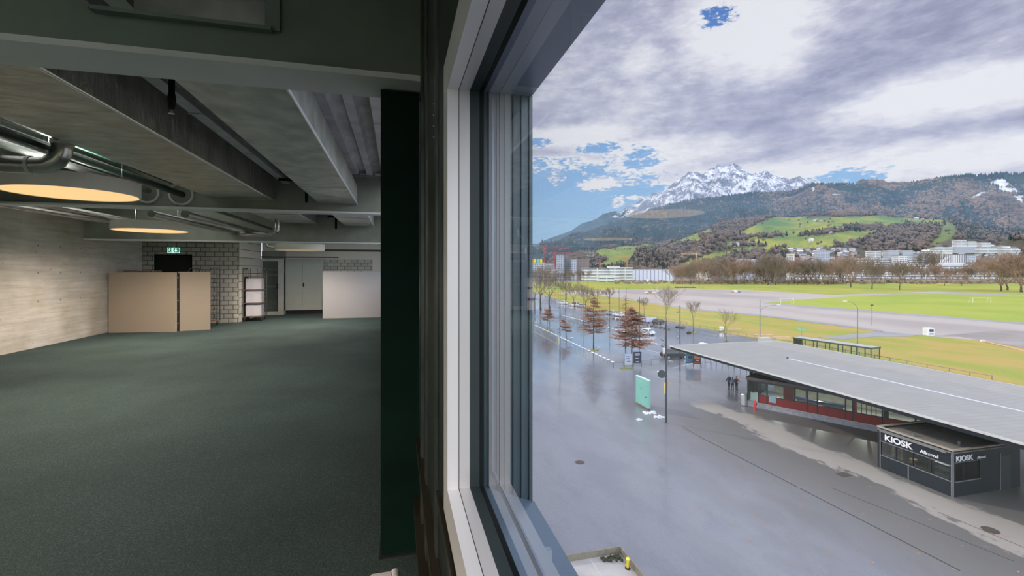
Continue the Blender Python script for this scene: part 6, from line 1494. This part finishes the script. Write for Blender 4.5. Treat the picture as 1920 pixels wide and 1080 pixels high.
for k in range(36):
    px = 1606 + k * 9.2 + rnd.uniform(-4, 4); put(px, rnd.uniform(525, 531), rnd.uniform(492, 508) if px < 1830 else rnd.uniform(478, 495), rnd.choice((0, 1, 3)), 'low bare tree of the loose row before the white halls', 'bare trees before the white halls', rnd.uniform(.7, 1.1))
for k in range(16):
    px = 996 + k * 9 + rnd.uniform(-3, 3); put(px, rnd.uniform(525, 528), rnd.uniform(506, 514), rnd.choice((0, 2)), 'small bare tree in front of the towers at the far meadow edge', 'bare trees before the towers', rnd.uniform(.9, 1.3))
mb = MB(); rs = random.Random(5)
for k in range(520):
    px = rs.uniform(1150, 1960); D = rs.uniform(520, 640); p = GD(px, D); s = rs.uniform(1.4, 3.2) * (1.1 if px > 1270 else .7); mb.ball((p.x, p.y, GZ + s * .6), s * 1.1, s * 1.1, s, n=6, jit=.3)
tag(mb.build('riverside_scrub', M('brown_scrub', (.15, .12, .09), .95, col2=(.24, .18, .13), scale=.15, detail=8), fix=False), 'low brown scrub filling the foot of the river wood', 'scrub', kind='stuff')

# ================================================================== TOWN
def facade(name, wall, win, sx, sz, fx=.55, fz=.5):
    if name in MATS: return MATS[name]
    m = bpy.data.materials.new(name); m.use_nodes = True; N = m.node_tree.nodes; L = m.node_tree.links; b = N['Principled BSDF']; b.inputs['Roughness'].default_value = .7
    tc = N.new('ShaderNodeTexCoord'); sp = N.new('ShaderNodeSeparateXYZ'); L.new(tc.outputs['Object'], sp.inputs[0])
    def mth(op, a, c):
        n = N.new('ShaderNodeMath'); n.operation = op
        for i, v in enumerate((a, c)):
            if isinstance(v, (int, float)): n.inputs[i].default_value = v
            elif v is not None: L.new(v, n.inputs[i])
        return n.outputs[0]
    xs = mth('ADD', sp.outputs[0], sp.outputs[1]); fx_ = mth('LESS_THAN', mth('FRACT', mth('MULTIPLY', xs, 1 / sx), None), fx); fz_ = mth('LESS_THAN', mth('FRACT', mth('MULTIPLY', sp.outputs[2], 1 / sz), None), fz)
    mx = N.new('ShaderNodeMix'); mx.data_type = 'RGBA'; L.new(mth('MULTIPLY', fx_, fz_), mx.inputs[0]); mx.inputs[6].default_value = (*wall, 1); mx.inputs[7].default_value = (*win, 1); L.new(mx.outputs[2], b.inputs['Base Color'])
    MATS[name] = m; return m
fW = facade('white_facade', (.62, .61, .60), (.14, .15, .18), 3.2, 3.4); fWb = facade('white_banded_facade', (.66, .66, .66), (.17, .19, .22), 40, 4.2, .97, .42); fG = facade('grey_tower_facade', (.42, .44, .50), (.12, .14, .18), 3.5, 3.0, .6, .5)
fD = facade('dark_tower_facade', (.20, .21, .24), (.09, .10, .12), 3.0, 3.0, .5, .5); fB = facade('brown_tower_facade', (.27, .22, .20), (.12, .11, .12), 3.0, 3.0, .5, .45); fS = facade('striped_hall_facade', (.60, .62, .68), (.28, .30, .38), 6.0, 60, .3, .9); fC = facade('cream_facade', (.55, .50, .42), (.18, .16, .15), 3, 3); fP = facade('pillared_facade', (.66, .63, .64), (.20, .20, .24), 4.2, 30, .42, .85)
rG = M('grey_flat_roof', (.26, .26, .28), .8); rR = M('brown_tile_roof', (.22, .13, .10), .8); rD = M('dark_tile_roof', (.09, .085, .09), .8); rW = M('snowy_pale_roof', (.60, .62, .68), .7)
def block(px0, px1, ytop, ybot, D, fm, rm, label, group=None, depth=None, z0=None, gable=False, extra=None, rz=0):
    c = GD((px0 + px1) / 2, D); w = (px1 - px0) / FPX * D; zt = EYE.z + (HZ - ytop) / FPX * D; zb = z0 if z0 is not None else EYE.z + (HZ - ybot) / FPX * D
    t = thing('building', label, 'building', (c.x, c.y, zb), -YAW + rz, group); h = zt - zb; d = depth or min(w, 16)
    hb = h * (.72 if gable else 1)
    MB().box(-w / 2, w / 2, 0, d, -2, hb).build('wall', fm, t)
    mb = MB()
    if gable: mb.add([(-w / 2 - .5, -.6, hb), (w / 2 + .5, -.6, hb), (w / 2 + .5, d + .6, hb), (-w / 2 - .5, d + .6, hb), (-w / 2 - .5, d / 2, h), (w / 2 + .5, d / 2, h)], [(0, 1, 5, 4), (2, 3, 4, 5), (0, 4, 3), (1, 2, 5), (0, 3, 2, 1)])
    else: mb.box(-w / 2 - .4, w / 2 + .4, -.4, d + .4, hb, hb + .7)
    mb.build('roof', rm, t)
    if extra: extra(t, w, h, d)
    return t
block(1045, 1058, 478, 523, 760, fG, rG, 'tall pale grey tower with dark window grid, leftmost tower', depth=22, z0=GZ); block(1058.5, 1072, 485, 523, 780, fD, rG, 'dark grey middle tower between pale and brown towers', depth=22, z0=GZ)
block(1072, 1081, 487, 523, 750, fG, rG, 'narrow pale tower slab beside the brown tower', depth=18, z0=GZ); block(1081, 1105, 486, 523, 790, fB, rG, 'brown tower, right of the grey towers', depth=24, z0=GZ)
block(1023, 1045, 506, 524, 730, fWb, rW, 'low white building left of the towers', z0=GZ); block(1024, 1040, 494, 508, 860, fG, rG, 'bluish block rising behind the low white building', z0=GZ)
block(992, 1022, 493, 524, 700, fG, rG, 'grey block under the yellow tank row at the window edge', z0=GZ)
block(1096, 1145, 503, 526, 640, fWb, rW, 'white office complex with banded windows right of the towers', z0=GZ, depth=30); block(1145, 1162, 500, 526, 630, fWb, rW, 'tallest wing of the white office complex', z0=GZ, depth=24); block(1160, 1186, 502, 520, 650, fWb, rW, 'right wing of the white office complex', z0=GZ, depth=24)
block(1125, 1152, 517, 528, 600, fWb, rW, 'low front wing of the white office complex', z0=GZ, depth=12)
block(1188, 1264, 506, 524, 720, fS, rW, 'long pale striped hall right of the office complex', z0=GZ, depth=40)
def tanks(t, w, h, d):
    for k in range(4): MB().cyl((-w / 2 + w * (k + .6) / 4.6, 3, h + .7), (-w / 2 + w * (k + .6) / 4.6, 3, h + 5.8), w / 11, n=14).build('yellow_tank' if k != 2 else 'turquoise_tank', yel if k != 2 else tq, t)
bpy.data.objects['building.006'] if False else None
tk = thing('rooftop_tanks', 'row of yellow drums with one turquoise drum on the grey block at the window edge', 'tanks', tuple(PD(1007, 493, 705) + Vector((0, 0, .7))), -YAW); tanks(tk, 22, -.7, 6)
block(1508, 1572, 490, 512, 720, fWb, rW, 'white banded factory behind the river wood, left of the russet tree', z0=GZ, depth=30); block(1481, 1490, 476, 512, 700, fW, rG, 'slim white tower beside the banded factory', z0=GZ, depth=9); block(1535, 1556, 470, 492, 900, fG, rG, 'grey block with notched top above the banded factory', depth=14)
block(1388, 1416, 487, 502, 820, fG, rW, 'pale low roofed hall showing over the river wood', z0=GZ); block(1312, 1330, 497, 512, 760, fC, rR, 'small house with red brown roof showing in the river wood', z0=GZ, gable=True)
block(1608, 1690, 485, 512, 830, fWb, rW, 'long white hall group right of the russet tree', z0=GZ, depth=40); block(1685, 1702, 480, 510, 810, fW, rG, 'white cube tower in the middle of the white halls', z0=GZ); block(1704, 1740, 483, 510, 840, fWb, rW, 'white hall right of the white cube tower', z0=GZ)
block(1758, 1814, 478, 498, 850, fP, rG, 'white building with a row of tall window slots', z0=GZ, depth=24); block(1814, 1830, 478, 498, 846, fG, rG, 'blank grey end wing right of the slotted building', z0=GZ)
block(1690, 1872, 497, 516, 760, fWb, rW, 'very long low white hall in front of the slotted building', z0=GZ, depth=40); block(1740, 1756, 484, 512, 835, fG, rG, 'grey block left of the slotted building', z0=GZ)
block(1665, 1686, 470, 482, 1100, fG, rW, 'pale flat block on the slope, left of a twin', None); block(1692, 1712, 470, 480, 1100, fG, rW, 'pale flat block on the slope, right of its twin', None)
block(1632, 1652, 471, 484, 1050, fWb, rW, 'white stepped block at the left of the slope houses'); block(1754, 1786, 464, 475, 1180, fWb, rW, 'long white terrace low on the wooded slope'); block(1790, 1828, 463, 473, 1210, fG, rW, 'wide pale block under the terraced towers')
block(1794, 1812, 451, 464, 1320, fWb, rW, 'left terraced block highest in the village'); block(1815, 1831, 453, 464, 1330, fWb, rW, 'middle terraced block highest in the village'); block(1840, 1858, 455, 464, 1330, fWb, rW, 'right terraced block standing apart beside the chimney tree')
block(1836, 1870, 463, 473, 1240, fWb, rW, 'white row house line right of the terraced blocks'); block(1882, 1910, 465, 473, 1250, fWb, rD, 'long dark roofed row at the right end of the village')
rnd = random.Random(77); bpy.context.view_layer.update()
hs = [block(0 + 1500, 1508, 486, 491, 1000, fW, rG, 'small house of the dense village below the green hill', 'village houses left', gable=True, depth=9)]
def hproj(px, py):  # point of the hill surface seen at this pixel
    x = (px - 900) / (2300 - 900) * 700; i = int(x); best = None
    for j in range(109):
        a = proj(ptsL[j][i]); b = proj(ptsL[j + 1][i])
        if b[1] <= py <= a[1]:
            f = (a[1] - py) / (a[1] - b[1] + 1e-6); return ptsL[j][i].lerp(ptsL[j + 1][i], f)
    return None
fm_ = [fW, fWb, fC, fG]; rm_ = [rG, rR, rW, rD]; hs0 = []
for k in range(16):
    c = thing('house', '', 'building', (0, 0, 0)); fm = fm_[k % 4]; rm = rm_[(k // 4) % 4]; w, d, h = rnd.uniform(10, 17), rnd.uniform(9, 12), rnd.uniform(6, 9)
    MB().box(-w / 2, w / 2, 0, d, -3, h).build('wall', fm, c); mb = MB()
    mb.add([(-w / 2 - .5, -.6, h), (w / 2 + .5, -.6, h), (w / 2 + .5, d + .6, h), (-w / 2 - .5, d + .6, h), (-w / 2 - .5, d / 2, h + 3), (w / 2 + .5, d / 2, h + 3)], [(0, 1, 5, 4), (2, 3, 4, 5), (0, 4, 3), (1, 2, 5), (0, 3, 2, 1)]); mb.build('roof', rm, c); hs0.append([c, False])
def house(px, py, k, label, group=None, s=1.0):
    p = hproj(px, py)
    if p is None: return
    c, u_ = hs0[k % 16]; rz = -YAW + rnd.uniform(-.7, .7)
    if not u_: hs0[k % 16][1] = True; c.location = p; c.rotation_euler.z = rz; c.scale = (s, s, s); c['label'] = label; o = c
    else: o = dup(c, tuple(p), rz, label, s)
    if group: o['group'] = group
n = 0
for k in range(58):
    px = rnd.uniform(1483, 1604); py = rnd.uniform(466 + abs(px - 1545) * .06, 490); house(px, py, n, 'small house of the dense village at the foot of the green hill', 'village houses on the left', rnd.uniform(.8, 1.3)); n += 1
for k in range(70):
    px = rnd.uniform(1640, 1918); py = rnd.uniform(466 if px > 1740 else 476, 488); house(px, py, n, 'small house of the village under the wooded slope on the right', 'village houses on the right', rnd.uniform(.8, 1.3)); n += 1
for px, py, lb in ((1374, 461, 'dark roofed farm on the bright meadow of the green hill'), (1382, 460, 'white farmhouse on the bright meadow of the green hill'), (1400, 459.5, 'dark barn right of the white farmhouse'), (1412, 459, 'second dark barn right of the white farmhouse'), (1430, 442, 'lone pale house in the middle meadow'), (1530, 415, 'long pale farm under the upper forest edge'), (1540, 415, 'pale barn beside the farm under the upper forest edge'), (1558, 437, 'reddish house in the upper meadow'), (1584, 428, 'small pale house high in the meadow'), (1525, 453, 'house on the lower meadow crest'), (1268, 448, 'farm on the narrow left meadow'), (1720, 412, 'pale farm row on the highest meadow, left'), (1732, 412, 'pale farm row on the highest meadow, right')):
    house(px, py, n, lb, None, 1.1); n += 1
for c, u_ in hs0:
    if not u_:
        for ch in children(c): bpy.data.objects.remove(ch, do_unlink=True)
        bpy.data.objects.remove(c, do_unlink=True)

# ---- tower cranes
def crane(px, ytop, ybot, D, xl, xr, col, label):
    t0 = GD(px, D); H = EYE.z - GZ + (HZ - ytop) / FPX * D; s = D / FPX; m_ = M('crane_' + col[0], col[1], .5)
    t = thing('tower_crane', label, 'crane', (t0.x, t0.y, GZ), -YAW); w = 1.0
    mb = MB()
    for a, b in ((-w, -w), (w, -w), (w, w), (-w, w)): mb.cyl((a, b, 0), (a, b, H), .28, n=4, caps=False)
    k = 0; z = 0
    while z < H - 4:
        s_ = 1 if k % 2 else -1; mb.cyl((-w * s_, -w, z), (w * s_, -w, z + 4), .18, n=3, caps=False); mb.cyl((-w, -w * s_, z), (-w, w * s_, z + 4), .18, n=3, caps=False); z += 4; k += 1
    mb.build('mast', m_, t); x0, x1 = (xl - px) * s, (xr - px) * s; mb = MB()
    mb.cyl((x0, -.7, H), (x1, -.7, H), .25, n=4).cyl((x0, .7, H), (x1, .7, H), .25, n=4).cyl((x0, 0, H + 1.5), (x1, 0, H + 1.5), .25, n=4); x = x0; k = 0
    while x < x1 - 3: mb.cyl((x, -.7, H), (x + 1.5, 0, H + 1.5), .12, n=3, caps=False).cyl((x + 1.5, 0, H + 1.5), (x + 3, -.7, H), .12, n=3, caps=False); x += 3
    mb.build('jib', m_, t); MB().box(-1.3, 1.3, -1.3, 1.3, H - 2.5, H).build('operator_cab', m_, t)
    e_ = x0 if abs(x0) < abs(x1) else x1; MB().box(e_ - 1.5, e_ + 1.5, -.6, .6, H - 2.5, H - .2).build('counterweight', rG, t)
    MB().cyl((0, 0, H), (0, 0, H + 5), .5, .2, n=4).build('mast_head', m_, t)
cr = ('red', (.50, .06, .07)); co = ('orange', (.52, .25, .10)); cyw = ('yellow', (.55, .40, .18))
crane(1021, 465, 520, 800, 1008, 1068, cr, 'taller red tower crane at the window edge'); crane(1039.5, 475, 520, 840, 1030, 1072, cr, 'shorter red tower crane beside the towers')
crane(1125, 494.5, 505, 900, 1117, 1145, co, 'low orange crane over the white office complex'); crane(1176, 482, 505, 900, 1150, 1180, co, 'orange crane standing before the dark wood, right of the office complex'); crane(1306, 476.5, 500, 880, 1277, 1312, cyw, 'yellow orange crane before the green slope above the river wood')
# ------------------------------------------------------------------ mountain haze: thin air between here and the slopes
def haze():
    m = bpy.data.materials.new('valley_haze'); m.use_nodes = True; N = m.node_tree.nodes; L = m.node_tree.links; N.clear()
    o = N.new('ShaderNodeOutputMaterial'); s = N.new('ShaderNodeVolumeScatter'); s.inputs['Color'].default_value = (.38, .62, 1.0, 1); s.inputs['Density'].default_value = HAZE; s.inputs['Anisotropy'].default_value = .2
    L.new(s.outputs[0], o.inputs['Volume'])
    h = MB().box(-3000, 9500, 860, 6200, GZ - 1, 620).build('valley_haze', m); tag(h, 'bluish haze veiling the wooded slopes and the snow mountain', 'haze', kind='stuff')
HAZE = 1.05e-4
haze()
